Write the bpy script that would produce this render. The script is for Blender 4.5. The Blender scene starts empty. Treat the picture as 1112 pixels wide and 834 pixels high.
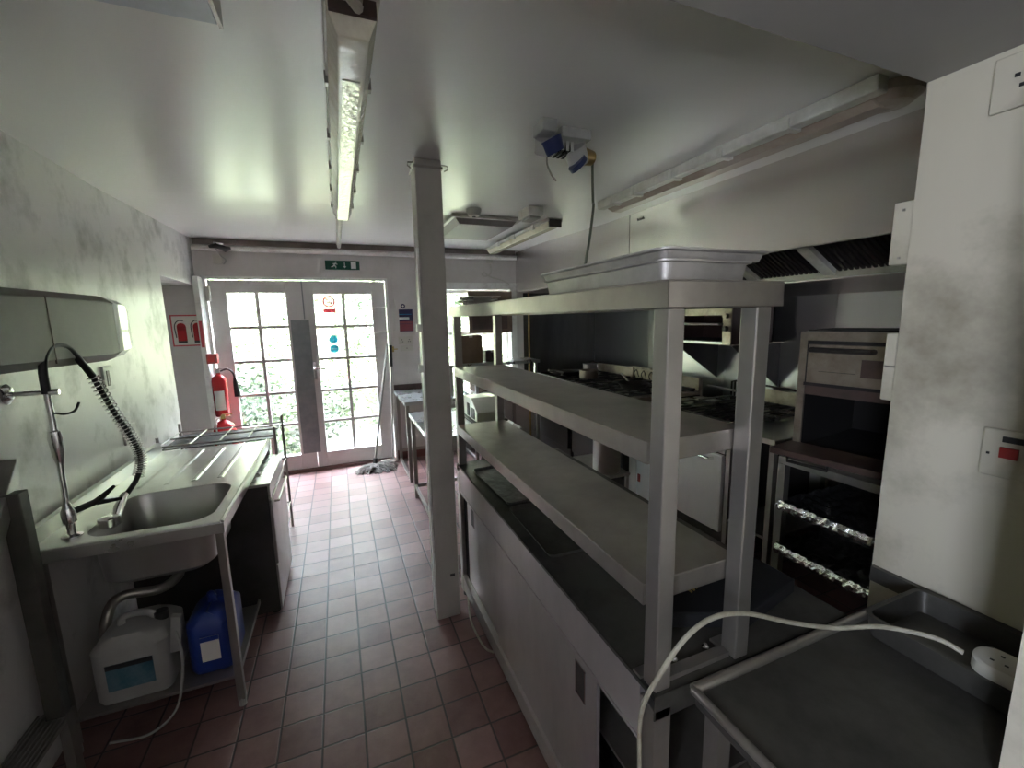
import bpy, bmesh, math, random
from mathutils import Vector, Matrix
random.seed(7)
S = bpy.context.scene
COL = S.collection
# ------------------------------------------------------------------ camera
YAW, PITCH, ROLL, FPX = 0.38149514, 0.15363738, -0.02140544, 465.185
f = Vector((math.sin(YAW)*math.cos(PITCH), math.cos(YAW)*math.cos(PITCH), -math.sin(PITCH)))
r = Vector((math.cos(YAW), -math.sin(YAW), 0)); u = r.cross(f)
r2 = r*math.cos(ROLL)+u*math.sin(ROLL); u2 = -r*math.sin(ROLL)+u*math.cos(ROLL)
cam = bpy.data.cameras.new('camera'); co = bpy.data.objects.new('camera', cam); COL.objects.link(co)
mt = Matrix((r2, u2, -f)).transposed().to_4x4(); mt.translation = Vector((0, 0, 1.57)); co.matrix_world = mt
cam.sensor_width = 36; cam.lens = FPX/1112*36; cam.clip_start = 0.02; cam.clip_end = 200
S.camera = co
# ------------------------------------------------------------------ light
S.view_settings.view_transform = 'Standard'; S.view_settings.look = 'None'
S.view_settings.gamma = 1; S.view_settings.use_curve_mapping = False
S.view_settings.exposure = 1.78
W = bpy.data.worlds.new('sky'); S.world = W; W.use_nodes = True
wn = W.node_tree.nodes; wl_ = W.node_tree.links
for n in list(wn): wn.remove(n)
wo = wn.new('ShaderNodeOutputWorld'); wb = wn.new('ShaderNodeBackground'); ws = wn.new('ShaderNodeTexSky')
wm = wn.new('ShaderNodeMix'); wm.data_type = 'RGBA'; wm.inputs[0].default_value = 0.6
ws.sky_type = 'HOSEK_WILKIE'; ws.turbidity = 5; ws.ground_albedo = 0.4; ws.sun_direction = (0.3, -0.5, 0.8)
wm.inputs[7].default_value = (0.86, 0.92, 1.10, 1)
wl_.new(ws.outputs[0], wm.inputs[6]); wl_.new(wm.outputs[2], wb.inputs[0]); wl_.new(wb.outputs[0], wo.inputs[0])
wb.inputs[1].default_value = 34.0
sun = bpy.data.lights.new('sun', 'SUN'); sun.energy = 62; sun.angle = 0.15; sun.color = (1, 0.98, 0.96)
so = bpy.data.objects.new('sun', sun); COL.objects.link(so)
so.rotation_euler = (math.radians(38), math.radians(12), 0)
def portal(name, loc, rot, sx, sy):
    l = bpy.data.lights.new(name, 'AREA'); l.shape = 'RECTANGLE'; l.size = sx; l.size_y = sy
    l.cycles.is_portal = True
    o = bpy.data.objects.new(name, l); COL.objects.link(o); o.location = loc; o.rotation_euler = rot
R90 = math.pi/2
portal('door_portal', (-0.30, 5.10, 1.02), (-R90, 0, 0), 1.75, 2.1)
portal('window_portal', (1.55, 5.10, 1.30), (-R90, 0, 0), 1.0, 1.5)
portal('added_opening_portal', (-1.47, -.825, 1.53), (0, -R90, 0), .64, .67)  # portal for the added opening behind the camera
# ------------------------------------------------------------------ materials
MATS = {}
def brushed(m, amt=.85, tan=(0, 0, 1)):
    nt = m.node_tree; b = nt.nodes['Principled BSDF']; b.inputs['Anisotropic'].default_value = amt
    c = nt.nodes.new('ShaderNodeCombineXYZ')
    for k in range(3): c.inputs[k].default_value = tan[k]
    nt.links.new(c.outputs[0], b.inputs['Tangent'])
def mat(name, c, rough=.5, metal=0, c2=None, ns=4, mix=(.35, .7), bump=0, bs=60, rv=0, stretch=None, spec=.5, trans=0, alpha=1, emit=0, coat=0, bd=3):
    if name in MATS: return MATS[name]
    m = bpy.data.materials.new(name); m.use_nodes = True; nt = m.node_tree; N = nt.nodes; L = nt.links
    b = N['Principled BSDF']; b.inputs['Base Color'].default_value = (*c, 1)
    b.inputs['Roughness'].default_value = rough; b.inputs['Metallic'].default_value = metal
    b.inputs['Specular IOR Level'].default_value = spec
    b.inputs['Transmission Weight'].default_value = trans; b.inputs['Alpha'].default_value = alpha
    b.inputs['Coat Weight'].default_value = coat
    if emit: b.inputs['Emission Color'].default_value = (*c, 1); b.inputs['Emission Strength'].default_value = emit
    tc = N.new('ShaderNodeTexCoord'); mp = N.new('ShaderNodeMapping'); L.new(tc.outputs['Object'], mp.inputs[0])
    if stretch: mp.inputs['Scale'].default_value = stretch
    nz = N.new('ShaderNodeTexNoise'); nz.inputs['Scale'].default_value = ns; nz.inputs['Detail'].default_value = 6
    nz.inputs['Roughness'].default_value = .65; L.new(mp.outputs[0], nz.inputs[0])
    mr = N.new('ShaderNodeMapRange'); mr.inputs[1].default_value = mix[0]; mr.inputs[2].default_value = mix[1]; L.new(nz.outputs[0], mr.inputs[0])
    if c2:
        mx = N.new('ShaderNodeMix'); mx.data_type = 'RGBA'; mx.inputs[6].default_value = (*c, 1); mx.inputs[7].default_value = (*c2, 1)
        L.new(mr.outputs[0], mx.inputs[0]); L.new(mx.outputs[2], b.inputs['Base Color'])
    if rv:
        r_ = N.new('ShaderNodeMapRange'); r_.inputs[3].default_value = max(.02, rough-rv); r_.inputs[4].default_value = rough+rv
        L.new(mr.outputs[0], r_.inputs[0]); L.new(r_.outputs[0], b.inputs['Roughness'])
    if bump:
        n2 = N.new('ShaderNodeTexNoise'); n2.inputs['Scale'].default_value = bs; n2.inputs['Detail'].default_value = bd; L.new(mp.outputs[0], n2.inputs[0])
        bp = N.new('ShaderNodeBump'); bp.inputs['Strength'].default_value = bump; bp.inputs['Distance'].default_value = .01
        L.new(n2.outputs[0], bp.inputs['Height']); L.new(bp.outputs[0], b.inputs['Normal'])
    MATS[name] = m; return m
WALLC = (.56, .56, .50)
m_ceil = mat('gloss_ceiling_paint', (.77, .75, .735), .30, c2=(.70, .68, .66), ns=.7, mix=(.1, .95), bump=.13, bs=3.2, rv=.02, spec=.8, bd=0, stretch=(1, .35, 1))
m_wall = mat('cream_wall_paint', (.61, .575, .55), .42, c2=(.51, .48, .45), ns=1.6, mix=(.4, .72), bump=.25, bs=7, rv=.08)
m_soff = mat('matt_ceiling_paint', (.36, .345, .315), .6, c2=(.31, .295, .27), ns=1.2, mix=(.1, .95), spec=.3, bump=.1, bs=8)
m_lwall = mat('stained_wall_paint', (.64, .62, .595), .38, c2=(.26, .25, .225), ns=3.4, mix=(.50, .74), bump=.35, bs=9, rv=.08, spec=.6)
m_nwall = mat('grubby_cream_paint', (.51, .475, .375), .5, c2=(.26, .235, .175), ns=2.6, mix=(.5, .74), bump=.25, bs=8)
m_white = mat('white_gloss_paint', (.60, .58, .56), .35, c2=(.46, .43, .42), ns=3, mix=(.45, .8), bump=.1, bs=20)
m_trim = mat('bright_white_paint', (.78, .78, .74), .35, c2=(.6, .58, .55), ns=9, mix=(.5, .7))
m_post = mat('cream_post_paint', (.42, .395, .35), .4, c2=(.30, .28, .24), ns=3, mix=(.5, .85), bump=.15, bs=25)
m_steel = mat('brushed_steel', (.60, .60, .585), .32, .92, c2=(.46, .45, .425), ns=3, mix=(.3, .85), bump=.015, bs=30, rv=.05, stretch=(1, 1, 1))
m_steelv = mat('grimy_vertical_brushed_steel', (.55, .54, .52), .36, .9, c2=(.36, .35, .33), ns=3.5, bump=.06, bs=14, rv=.1, stretch=(1.2, 1.2, .25))
m_hood = mat('canopy_steel', (.80, .765, .74), .27, .95, c2=(.72, .68, .65), ns=2, mix=(.0, 1), bump=.07, bs=1.6, rv=.0, bd=0, stretch=(1, 1, .12))
m_shelf = mat('greasy_shelf_steel', (.43, .395, .35), .36, .8, c2=(.22, .20, .175), ns=3.2, mix=(.3, .85), bump=.015, bs=18, rv=.06)
brushed(m_hood, .6)
m_leg = mat('dull_steel_tube', (.39, .365, .335), .34, .8, c2=(.29, .27, .245), ns=5, mix=(.2, .85), bump=.01, bs=25, rv=.05)
m_door = mat('painted_sliding_door_steel', (.45, .415, .405), .4, .6, c2=(.32, .29, .28), ns=2.5, mix=(.4, .8), rv=.08, stretch=(1, 1, .4))
m_ctr = mat('worn_counter_steel', (.095, .09, .078), .5, .5, c2=(.05, .048, .04), ns=4, mix=(.4, .7), rv=.12, bump=.05, bs=22)
m_dark = mat('burnt_black_metal', (.028, .025, .022), .5, .4, c2=(.06, .05, .045), ns=8, rv=.1, bump=.1, bs=30)
m_oven = mat('greasy_oven_steel', (.40, .34, .27), .42, .7, c2=(.15, .115, .085), ns=6, mix=(.4, .75), rv=.1)
m_brown = mat('brown_enamel', (.10, .06, .05), .45, .1, c2=(.05, .035, .03), ns=6)
m_cav = mat('cavity_shade_black', (.012, .010, .009), .8)  # near-black that paints shade into cavities and gaps
m_splash = mat('splashback_steel', (.48, .48, .47), .3, .93, c2=(.40, .395, .385), ns=2.2, mix=(.1, .95), rv=.04, bump=.1, bs=3, bd=0, stretch=(1, 1, .3))
brushed(m_splash, .7)
m_pan = mat('dull_pan_steel', (.46, .44, .41), .5, .7, c2=(.30, .28, .25), ns=9, mix=(.4, .75), bump=.1, bs=30)
m_chrome = mat('chrome', (.75, .75, .75), .12, 1)
m_rubber = mat('black_rubber', (.02, .02, .02), .5)
m_gplast = mat('grey_white_plastic', (.44, .43, .40), .35, c2=(.34, .33, .30), ns=6)
m_disp = mat('beige_plastic', (.14, .125, .11), .5, c2=(.115, .105, .09), ns=3, rv=.05, spec=.3)
m_red = mat('extinguisher_red', (.50, .02, .025), .25, coat=.4)
m_rsw = mat('red_switch_plastic', (.28, .02, .02), .35)
m_lab = mat('cream_label', (.72, .68, .62), .5)
m_pipe = mat('painted_pipe', (.74, .70, .67), .4, c2=(.58, .53, .50), ns=8)
m_pbr = mat('shadow_brown_coving', (.20, .16, .14), .6, c2=(.30, .25, .22), ns=6)  # coving board, coloured as the brown shadow strip above the pipe
m_brass = mat('brass', (.5, .36, .12), .35, .9, c2=(.3, .2, .1), ns=9)
m_diff = mat('yellowed_light_diffuser', (.70, .66, .50), .22, c2=(.55, .50, .36), ns=7, mix=(.45, .65), trans=.0, bump=.25, bs=25, coat=.5)
m_reft = mat('silvery_reflector', (.80, .80, .66), .22, .5, bump=.5, bs=40)
m_diffb = mat('grease_browned_diffuser', (.36, .28, .22), .3, c2=(.50, .46, .40), ns=3, mix=(.4, .7), stretch=(1, 1, 1))
m_fit = mat('fitting_white', (.62, .61, .55), .35, c2=(.42, .40, .34), ns=9)
m_green = mat('exit_green', (.005, .10, .055), .4)
m_signw = mat('sign_white', (.75, .78, .74), .45)
m_signr = mat('sign_red', (.55, .06, .08), .45)
m_signb = mat('sign_blue', (.02, .25, .45), .45)
m_navy = mat('poster_navy', (.025, .02, .08), .4)
m_maroon = mat('poster_maroon', (.22, .05, .07), .4)
m_pgrey = mat('grey_push_plate', (.20, .21, .22), .45, .5, c2=(.27, .28, .28), ns=12)
m_can = mat('milky_plastic', (.36, .35, .33), .4, c2=(.28, .27, .255), ns=5)
m_canb = mat('blue_plastic', (.012, .035, .22), .35)
m_labt = mat('teal_label', (.02, .10, .15), .45, c2=(.12, .20, .23), ns=12)
m_labk = mat('black_label', (.03, .03, .03), .45)
m_clear = mat('clear_hose', (.6, .6, .56), .2, trans=.4)
m_mop = mat('mop_cotton', (.34, .32, .29), .9, c2=(.18, .17, .15), ns=30)
m_cord = mat('white_cable', (.42, .40, .31), .5, c2=(.28, .25, .18), ns=30)
m_socket = mat('white_socket', (.52, .50, .44), .35)
m_bluep = mat('dark_blue_plug', (.02, .03, .10), .35)
m_foil = mat('aluminium_foil', (.80, .80, .80), .22, 1, bump=.9, bs=45)
m_foild = mat('burnt_foil_tray', (.22, .22, .22), .35, .9, c2=(.06, .06, .06), ns=6, bump=.6, bs=25)
m_whitepanel = mat('pale_enamel_panel', (.66, .63, .62), .35, c2=(.48, .45, .44), ns=3, mix=(.45, .8), stretch=(1, 1, .3))
m_wood = mat('brown_cardboard', (.20, .14, .10), .7, c2=(.13, .09, .06), ns=5)
m_tabt = mat('worktop_light_steel', (.60, .60, .60), .3, .8, rv=.05, c2=(.5, .52, .52), ns=6)
m_leafs = [mat('ivy_leaf_%s' % n, c, .5) for n, c in (('dark', (.025, .045, .02)), ('mid', (.09, .125, .06)), ('lime', (.20, .24, .12)), ('yellow', (.30, .29, .20)))]
m_bank = mat('mossy_stone', (.24, .23, .20), .9, c2=(.12, .14, .08), ns=3, bump=.6, bs=8)
m_patio = mat('patio_stone', (.20, .19, .17), .9, c2=(.12, .13, .09), ns=5)
m_bark = mat('bark', (.14, .11, .08), .9)
# glass
m_glass = bpy.data.materials.new('window_glass'); m_glass.use_nodes = True
_n = m_glass.node_tree.nodes; _l = m_glass.node_tree.links
for n in list(_n): _n.remove(n)
_o = _n.new('ShaderNodeOutputMaterial'); _t = _n.new('ShaderNodeBsdfTransparent'); _g = _n.new('ShaderNodeBsdfGlossy'); _m = _n.new('ShaderNodeMixShader')
_t.inputs[0].default_value = (.96, .98, .96, 1); _g.inputs['Roughness'].default_value = .05; _m.inputs[0].default_value = .05
_l.new(_t.outputs[0], _m.inputs[1]); _l.new(_g.outputs[0], _m.inputs[2]); _l.new(_m.outputs[0], _o.inputs[0])
def translucent(name, c):
    m = mat(name, c, .45); nt = m.node_tree; b = nt.nodes['Principled BSDF']; o = nt.nodes['Material Output']
    tr = nt.nodes.new('ShaderNodeBsdfTransparent'); tr.inputs[0].default_value = (*c, 1); mx = nt.nodes.new('ShaderNodeMixShader'); mx.inputs[0].default_value = .7
    nt.links.new(b.outputs[0], mx.inputs[1]); nt.links.new(tr.outputs[0], mx.inputs[2]); nt.links.new(mx.outputs[0], o.inputs[0]); return m
m_stw = translucent('sticker_film_white', (.85, .83, .80)); m_str = translucent('sticker_film_red', (.62, .18, .24)); m_stb = translucent('sticker_film_blue', (.10, .45, .60))
# quarry tile floor
m_floor = bpy.data.materials.new('red_quarry_tiles'); m_floor.use_nodes = True
def floor_nodes():
    nt = m_floor.node_tree; N = nt.nodes; L = nt.links; b = N['Principled BSDF']
    tc = N.new('ShaderNodeTexCoord'); sp = N.new('ShaderNodeSeparateXYZ'); L.new(tc.outputs['Object'], sp.inputs[0])
    def M(op, a, b2=None, v=None):
        n = N.new('ShaderNodeMath'); n.operation = op
        if isinstance(a, (int, float)): n.inputs[0].default_value = a
        else: L.new(a, n.inputs[0])
        if b2 is not None:
            if isinstance(b2, (int, float)): n.inputs[1].default_value = b2
            else: L.new(b2, n.inputs[1])
        return n.outputs[0]
    P = .1522
    ax = M('DIVIDE', M('SUBTRACT', sp.outputs[0], -.0185), P); ay = M('DIVIDE', M('SUBTRACT', sp.outputs[1], 1.852), P)
    def edge(a):
        fr = M('FRACT', a); return M('MINIMUM', fr, M('SUBTRACT', 1.0, fr))
    e = M('MINIMUM', edge(ax), edge(ay))
    mr = N.new('ShaderNodeMapRange'); mr.inputs[1].default_value = .012; mr.inputs[2].default_value = .035; L.new(e, mr.inputs[0])
    cb = N.new('ShaderNodeCombineXYZ'); L.new(M('FLOOR', ax), cb.inputs[0]); L.new(M('FLOOR', ay), cb.inputs[1])
    wn_ = N.new('ShaderNodeTexWhiteNoise'); wn_.noise_dimensions = '2D'; L.new(cb.outputs[0], wn_.inputs[0])
    nz = N.new('ShaderNodeTexNoise'); nz.inputs['Scale'].default_value = 9; nz.inputs['Detail'].default_value = 7; nz.inputs['Roughness'].default_value = .7; L.new(tc.outputs['Object'], nz.inputs[0])
    nb = N.new('ShaderNodeTexNoise'); nb.inputs['Scale'].default_value = 1.1; L.new(tc.outputs['Object'], nb.inputs[0])
    cr = N.new('ShaderNodeValToRGB'); cr.color_ramp.elements[0].color = (.12, .052, .046, 1); cr.color_ramp.elements[0].position = .25
    cr.color_ramp.elements[1].color = (.27, .16, .15, 1); cr.color_ramp.elements[1].position = .75
    s = M('ADD', M('MULTIPLY', wn_.outputs[0], .35), M('MULTIPLY', nz.outputs[0], .65)); L.new(s, cr.inputs[0])
    mx = N.new('ShaderNodeMix'); mx.data_type = 'RGBA'; mx.inputs[6].default_value = (.03, .022, .02, 1)
    L.new(cr.outputs[0], mx.inputs[7]); L.new(mr.outputs[0], mx.inputs[0]); L.new(mx.outputs[2], b.inputs['Base Color'])
    rr = N.new('ShaderNodeMapRange'); rr.inputs[1].default_value = .3; rr.inputs[2].default_value = .7; rr.inputs[3].default_value = .36; rr.inputs[4].default_value = .55; L.new(nz.outputs[0], rr.inputs[0]); L.new(rr.outputs[0], b.inputs['Roughness'])
    b.inputs['Specular IOR Level'].default_value = .6
    h = M('ADD', M('MULTIPLY', mr.outputs[0], .5), M('MULTIPLY', nz.outputs[0], .35))
    bp = N.new('ShaderNodeBump'); bp.inputs['Strength'].default_value = .45; bp.inputs['Distance'].default_value = .006; L.new(h, bp.inputs['Height']); L.new(bp.outputs[0], b.inputs['Normal'])
floor_nodes()
# ------------------------------------------------------------------ mesh helpers
WL = {}
def wloc(o): return WL.get(o.name, Vector((0, 0, 0)))
def thing(name, label, cat, loc=(0, 0, 0), rotz=0, group=None):
    o = bpy.data.objects.new(name, None); COL.objects.link(o); o.empty_display_size = .05
    o.location = loc; o.rotation_euler = (0, 0, rotz); o['label'] = label; o['category'] = cat
    if group: o['group'] = group
    WL[o.name] = Vector(loc); return o
class MB:
    """collects shapes in world coordinates (or in the thing's own frame when local=True)"""
    def __init__(s): s.b = bmesh.new()
    def box(s, x0, x1, y0, y1, z0, z1, M=None, bev=0):
        vs = [Vector((x, y, z)) for x in (x0, x1) for y in (y0, y1) for z in (z0, z1)]
        if M: vs = [M @ v for v in vs]
        v = [s.b.verts.new(p) for p in vs]
        fs = [s.b.faces.new([v[i] for i in q]) for q in ((0, 1, 3, 2), (4, 6, 7, 5), (0, 4, 5, 1), (2, 3, 7, 6), (0, 2, 6, 4), (1, 5, 7, 3))]
        if bev:
            es = list({e for f_ in fs for e in f_.edges})
            bmesh.ops.bevel(s.b, geom=es, offset=bev, segments=2, affect='EDGES', profile=.5)
        return s
    def prism(s, poly, axis, a0, a1):
        def P(p, a):
            if axis == 'x': return Vector((a, p[0], p[1]))
            if axis == 'y': return Vector((p[0], a, p[1]))
            return Vector((p[0], p[1], a))
        A = [s.b.verts.new(P(p, a0)) for p in poly]; B = [s.b.verts.new(P(p, a1)) for p in poly]
        s.b.faces.new(A); s.b.faces.new(B[::-1])
        n = len(poly)
        for i in range(n): s.b.faces.new((A[i], B[i], B[(i+1) % n], A[(i+1) % n]))
        return s
    def loft(s, rings, cap0=True, cap1=True, closed=True):
        R = [[s.b.verts.new(Vector(p)) for p in ring] for ring in rings]
        n = len(R[0])
        for a, b in zip(R, R[1:]):
            for i in range(n if closed else n-1): s.b.faces.new((a[i], a[(i+1) % n], b[(i+1) % n], b[i]))
        if cap0: s.b.faces.new(R[0][::-1])
        if cap1: s.b.faces.new(R[-1])
        return s
    def tube(s, pts, rad, seg=10, caps=True, square=False):
        pts = [Vector(p) for p in pts]; n = len(pts)
        rads = rad if isinstance(rad, (list, tuple)) else [rad]*n
        T = []
        for i in range(n):
            a = pts[max(0, i-1)]; b = pts[min(n-1, i+1)]; T.append((b-a).normalized())
        up = Vector((0, 0, 1)) if abs(T[0].z) < .9 else Vector((1, 0, 0))
        N0 = (up-T[0]*up.dot(T[0])).normalized(); rings = []
        for i in range(n):
            N0 = (N0-T[i]*N0.dot(T[i])).normalized(); B = T[i].cross(N0)
            rings.append([pts[i]+(N0*math.cos(2*math.pi*k/seg)+B*math.sin(2*math.pi*k/seg))*rads[i] for k in range(seg)])
        return s.loft(rings, caps, caps)
    def cyl(s, a, b, rad, seg=20): return s.tube([a, b], rad, seg)
    def lathe(s, c, prof, seg=24, axis='z', sc=(1, 1)):
        c = Vector(c); rings = []
        for (R_, h) in prof:
            R_ = max(R_, .0004); ring = []
            for k in range(seg):
                a = 2*math.pi*k/seg; p, q = R_*math.cos(a)*sc[0], R_*math.sin(a)*sc[1]
                ring.append(c+(Vector((p, q, h)) if axis == 'z' else Vector((h, p, q)) if axis == 'x' else Vector((p, h, q))))
            rings.append(ring)
        return s.loft(rings)
    def quad(s, *ps):
        s.b.faces.new([s.b.verts.new(Vector(p)) for p in ps]); return s
    def build(s, name, m, parent=None, kind=None, label=None, smooth=False, local=False, bevel=0, tag=None, loc=None):
        bmesh.ops.recalc_face_normals(s.b, faces=s.b.faces)
        me = bpy.data.meshes.new(name); o = bpy.data.objects.new(name, me); COL.objects.link(o)
        off = wloc(parent) if parent else Vector(loc) if loc else Vector((0, 0, 0))
        if not local and off.length:
            bmesh.ops.translate(s.b, verts=s.b.verts, vec=-off)
        s.b.to_mesh(me); s.b.free(); me.materials.append(m)
        if smooth:
            for p in me.polygons: p.use_smooth = True
            me.set_sharp_from_angle(angle=math.radians(40))
        if parent: o.parent = parent; WL[o.name] = wloc(parent)
        elif loc: o.location = loc; WL[o.name] = off
        if bevel:
            md = o.modifiers.new('bevel', 'BEVEL'); md.width = bevel; md.segments = 2; md.limit_method = 'ANGLE'; md.angle_limit = math.radians(50)
        if kind: o['kind'] = kind
        if label: o['label'] = label
        if tag: o['label'], o['category'] = tag[0], tag[1]
        if tag and len(tag) > 2: o['group'] = tag[2]
        return o
def rrect(x0, x1, y0, y1, rad, z, seg=5):
    out = []
    for cx, cy, a0 in ((x1-rad, y1-rad, 0), (x0+rad, y1-rad, 90), (x0+rad, y0+rad, 180), (x1-rad, y0+rad, 270)):
        for k in range(seg+1):
            a = math.radians(a0+90*k/seg); out.append((cx+rad*math.cos(a), cy+rad*math.sin(a), z))
    return out
def copy_tree(o, parent=None):
    c = o.copy(); COL.objects.link(c); c.parent = parent
    for ch in list(o.children): copy_tree(ch, c)
    return c
def bez(pts, n=10):
    """catmull-rom through points"""
    P = [Vector(p) for p in pts]; P = [P[0]*2-P[1]]+P+[P[-1]*2-P[-2]]; out = []
    for i in range(1, len(P)-2):
        for k in range(n):
            t = k/n; a, b, c, d = P[i-1], P[i], P[i+1], P[i+2]
            out.append(.5*((2*b)+(c-a)*t+(2*a-5*b+4*c-d)*t*t+(3*b-a-3*c+d)*t**3))
    out.append(P[-2]); return out
def text(name, s, size, loc, rot, m, parent, depth=.0006):
    cu = bpy.data.curves.new(name, 'FONT'); cu.body = s; cu.size = size; cu.extrude = depth; cu.align_x = 'CENTER'; cu.align_y = 'CENTER'
    t = bpy.data.objects.new('tmp', cu); COL.objects.link(t); bpy.context.view_layer.update()
    me = bpy.data.meshes.new_from_object(t.evaluated_get(bpy.context.evaluated_depsgraph_get())); bpy.data.objects.remove(t)
    me.materials.clear(); me.materials.append(m)
    me.transform(Matrix.Translation(Vector(loc)-wloc(parent)) @ Matrix(rot).to_4x4() if not isinstance(rot, Matrix) else Matrix.Translation(Vector(loc)-wloc(parent)) @ rot)
    o = bpy.data.objects.new(name, me); COL.objects.link(o); o.parent = parent; return o
ROT_Y = Matrix.Rotation(R90, 4, 'X')                      # text facing -Y
ROT_X = Matrix.Rotation(-R90, 4, 'Z') @ Matrix.Rotation(R90, 4, 'X')   # text facing -X
# ------------------------------------------------------------------ setting
def LX(y): return -1.08-.0385*(y-2)      # the left wall runs slightly out of square
MB().box(-2.4, 3.6, -1.75, 5.2, -.12, 0).build('floor', m_floor, kind='structure')
MB().prism([(.695, 2.29), (3.0, 2.29), (5.05, 2.36), (5.05, 2.62), (.695, 2.62)], 'x', -2.4, 3.6).build('ceiling', m_ceil, kind='structure')
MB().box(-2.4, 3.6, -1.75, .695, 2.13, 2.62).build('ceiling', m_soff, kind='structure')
w = MB()
def wseg(y0, y1, z0, z1): w.prism([(LX(y0), y0), (LX(y1), y1), (-1.45, y1), (-1.45, y0)], 'z', z0, z1)
wseg(-1.75, -1.15, 0, 2.4); wseg(-1.15, -.50, 0, 1.22); wseg(-1.15, -.50, 1.84, 2.4); wseg(-.50, 3.88, 0, 2.4)  # gap is an added, unseen window opening that lights the near wall
w.prism([(LX(3.88), 3.88), (LX(4.9), 4.9), (-1.45, 4.9), (-1.45, 3.88)], 'z', 1.925, 2.4)
w.box(-2.05, -1.95, 3.5, 5.05, 0, 2.4); w.box(-1.95, -1.45, 3.5, 3.6, 0, 2.4); w.box(-1.95, -1.45, 3.5, 4.9, 1.98, 2.4)
w.build('wall_left', m_lwall, kind='structure')
YB = 4.87
w = MB(); w.box(-2.05, -1.13, YB, YB+.16, 0, 2.4); w.box(-1.13, .53, YB, YB+.16, 2.01, 2.4)
w.box(.53, 1.08, YB, YB+.16, 0, 2.4); w.box(1.08, 2.03, YB, YB+.16, 1.98, 2.4); w.box(1.08, 2.03, YB, YB+.16, 0, .62); w.box(2.03, 3.4, YB, YB+.16, 0, 2.4)
w.build('wall_far', m_wall, kind='structure')
MB().box(3.15, 3.35, .5, 5.05, 0, 2.4).build('wall_right', m_wall, kind='structure')
w = MB(); w.box(1.42, 3.35, -1.75, .695, 0, 2.3)
w.build('wall_near', m_nwall, kind='structure')
MB().box(.955, 1.42, -1.75, .262, 0, 2.3).build('wall_pier', m_nwall, kind='structure')
w = MB(); w.box(-1.45, 3.35, -1.9, -1.75, 0, 2.6)
w.build('wall_rear', m_wall, kind='structure')
MB().box(.53, 1.08, YB-.02, YB, 0, .10).build('baseboard_far', mat('red_skirting_tile', (.16, .06, .05), .4), kind='structure')
# white lining strip by the recess and around the doors
MB().prism([(-1.19, YB), (-1.13, YB), (-1.13, 4.72), (-1.175, 4.72)], 'z', 0, 2.0).build('trim_1', m_trim, kind='structure', bevel=.004)
w = MB(); w.box(-1.13, .53, YB-.03, YB-.002, 1.985, 2.012); w.box(.505, .53, YB-.03, YB-.002, 0, 1.99); w.box(-1.128, -1.105, YB-.028, YB-.002, 0, 1.985)
w.build('trim_2', m_trim, kind='structure', bevel=.003)
w = MB(); w.box(1.08, 2.03, YB-.015, YB+.06, 1.90, 1.98); w.box(1.95, 2.03, YB-.015, YB+.06, .62, 1.9); w.box(1.08, 1.15, YB-.015, YB+.06, .62, 1.9); w.box(1.05, 2.03, YB-.05, YB+.1, .58, .62)
w.build('window_1', m_trim, kind='structure', bevel=.003)
wf = MB(); wf.box(1.15, 1.95, YB+.06, YB+.10, 1.86, 1.90); wf.box(1.15, 1.95, YB+.06, YB+.10, .62, .67); wf.box(1.15, 1.19, YB+.06, YB+.10, .67, 1.86); wf.box(1.91, 1.95, YB+.06, YB+.10, .67, 1.86)
wf.box(1.53, 1.57, YB+.06, YB+.10, .67, 1.86); wf.box(1.19, 1.91, YB+.065, YB+.095, 1.38, 1.42); wf.build('window_frame', m_trim, bpy.data.objects['window_1'])
MB().box(1.19, 1.91, YB+.078, YB+.082, .67, 1.86).build('window_pane', m_glass, bpy.data.objects['window_1'])
# --- french doors
def french(idx, x0, x1, gx0, gx1, gz0, gz1, label):
    y0, y1 = YB+.005, YB+.05
    m = MB(); m.box(x0, gx0, y0, y1, .03, 1.98); m.box(gx1, x1, y0, y1, .03, 1.98); m.box(gx0, gx1, y0, y1, .03, gz0); m.box(gx0, gx1, y0, y1, gz1, 1.98)
    d = m.build('door_%d' % idx, m_white, kind='structure', bevel=.004); d['label'] = label
    g = MB(); xm = (gx0+gx1)/2; g.box(xm-.015, xm+.015, y0+.006, y1-.006, gz0, gz1)
    for k in range(1, 5):
        z = gz0+(gz1-gz0)*k/5; g.box(gx0, xm-.015, y0+.008, y1-.008, z-.014, z+.014); g.box(xm+.015, gx1, y0+.008, y1-.008, z-.014, z+.014)
    g.build('glazing_bar', m_white, d)
    MB().box(gx0, gx1, y0+.02, y0+.024, gz0, gz1).build('glass_pane', m_glass, d)
    return d
dl = french(1, -1.10, -.302, -.955, -.455, .19, 1.86, 'left french door with grey metal strip')
dr = french(2, -.298, .503, -.20, .36, .19, 1.85, 'right french door carrying stickers')
MB().box(-.43, -.262, YB-.008, YB+.004, .20, 1.59).build('push_plate', m_pgrey, dl)
MB().box(-.306, -.294, YB-.004, YB+.003, 1.60, 1.98).build('cover_strip', m_pgrey, dl)
h = MB(); h.box(-.275, -.235, YB-.006, YB+.004, .98, 1.16); h.tube([(-.255, YB, 1.10), (-.255, YB-.045, 1.10), (-.25, YB-.05, 1.10), (-.14, YB-.05, 1.085)], .009); h.build('lever_handle', m_chrome, dr)
b = MB(); b.box(-1.10, .50, YB-.03, YB+.06, 0, .03); b.build('trim_3', mat('worn_threshold', (.12, .06, .05), .5), kind='structure')
def mk(n, t0): 
    pass
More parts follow.
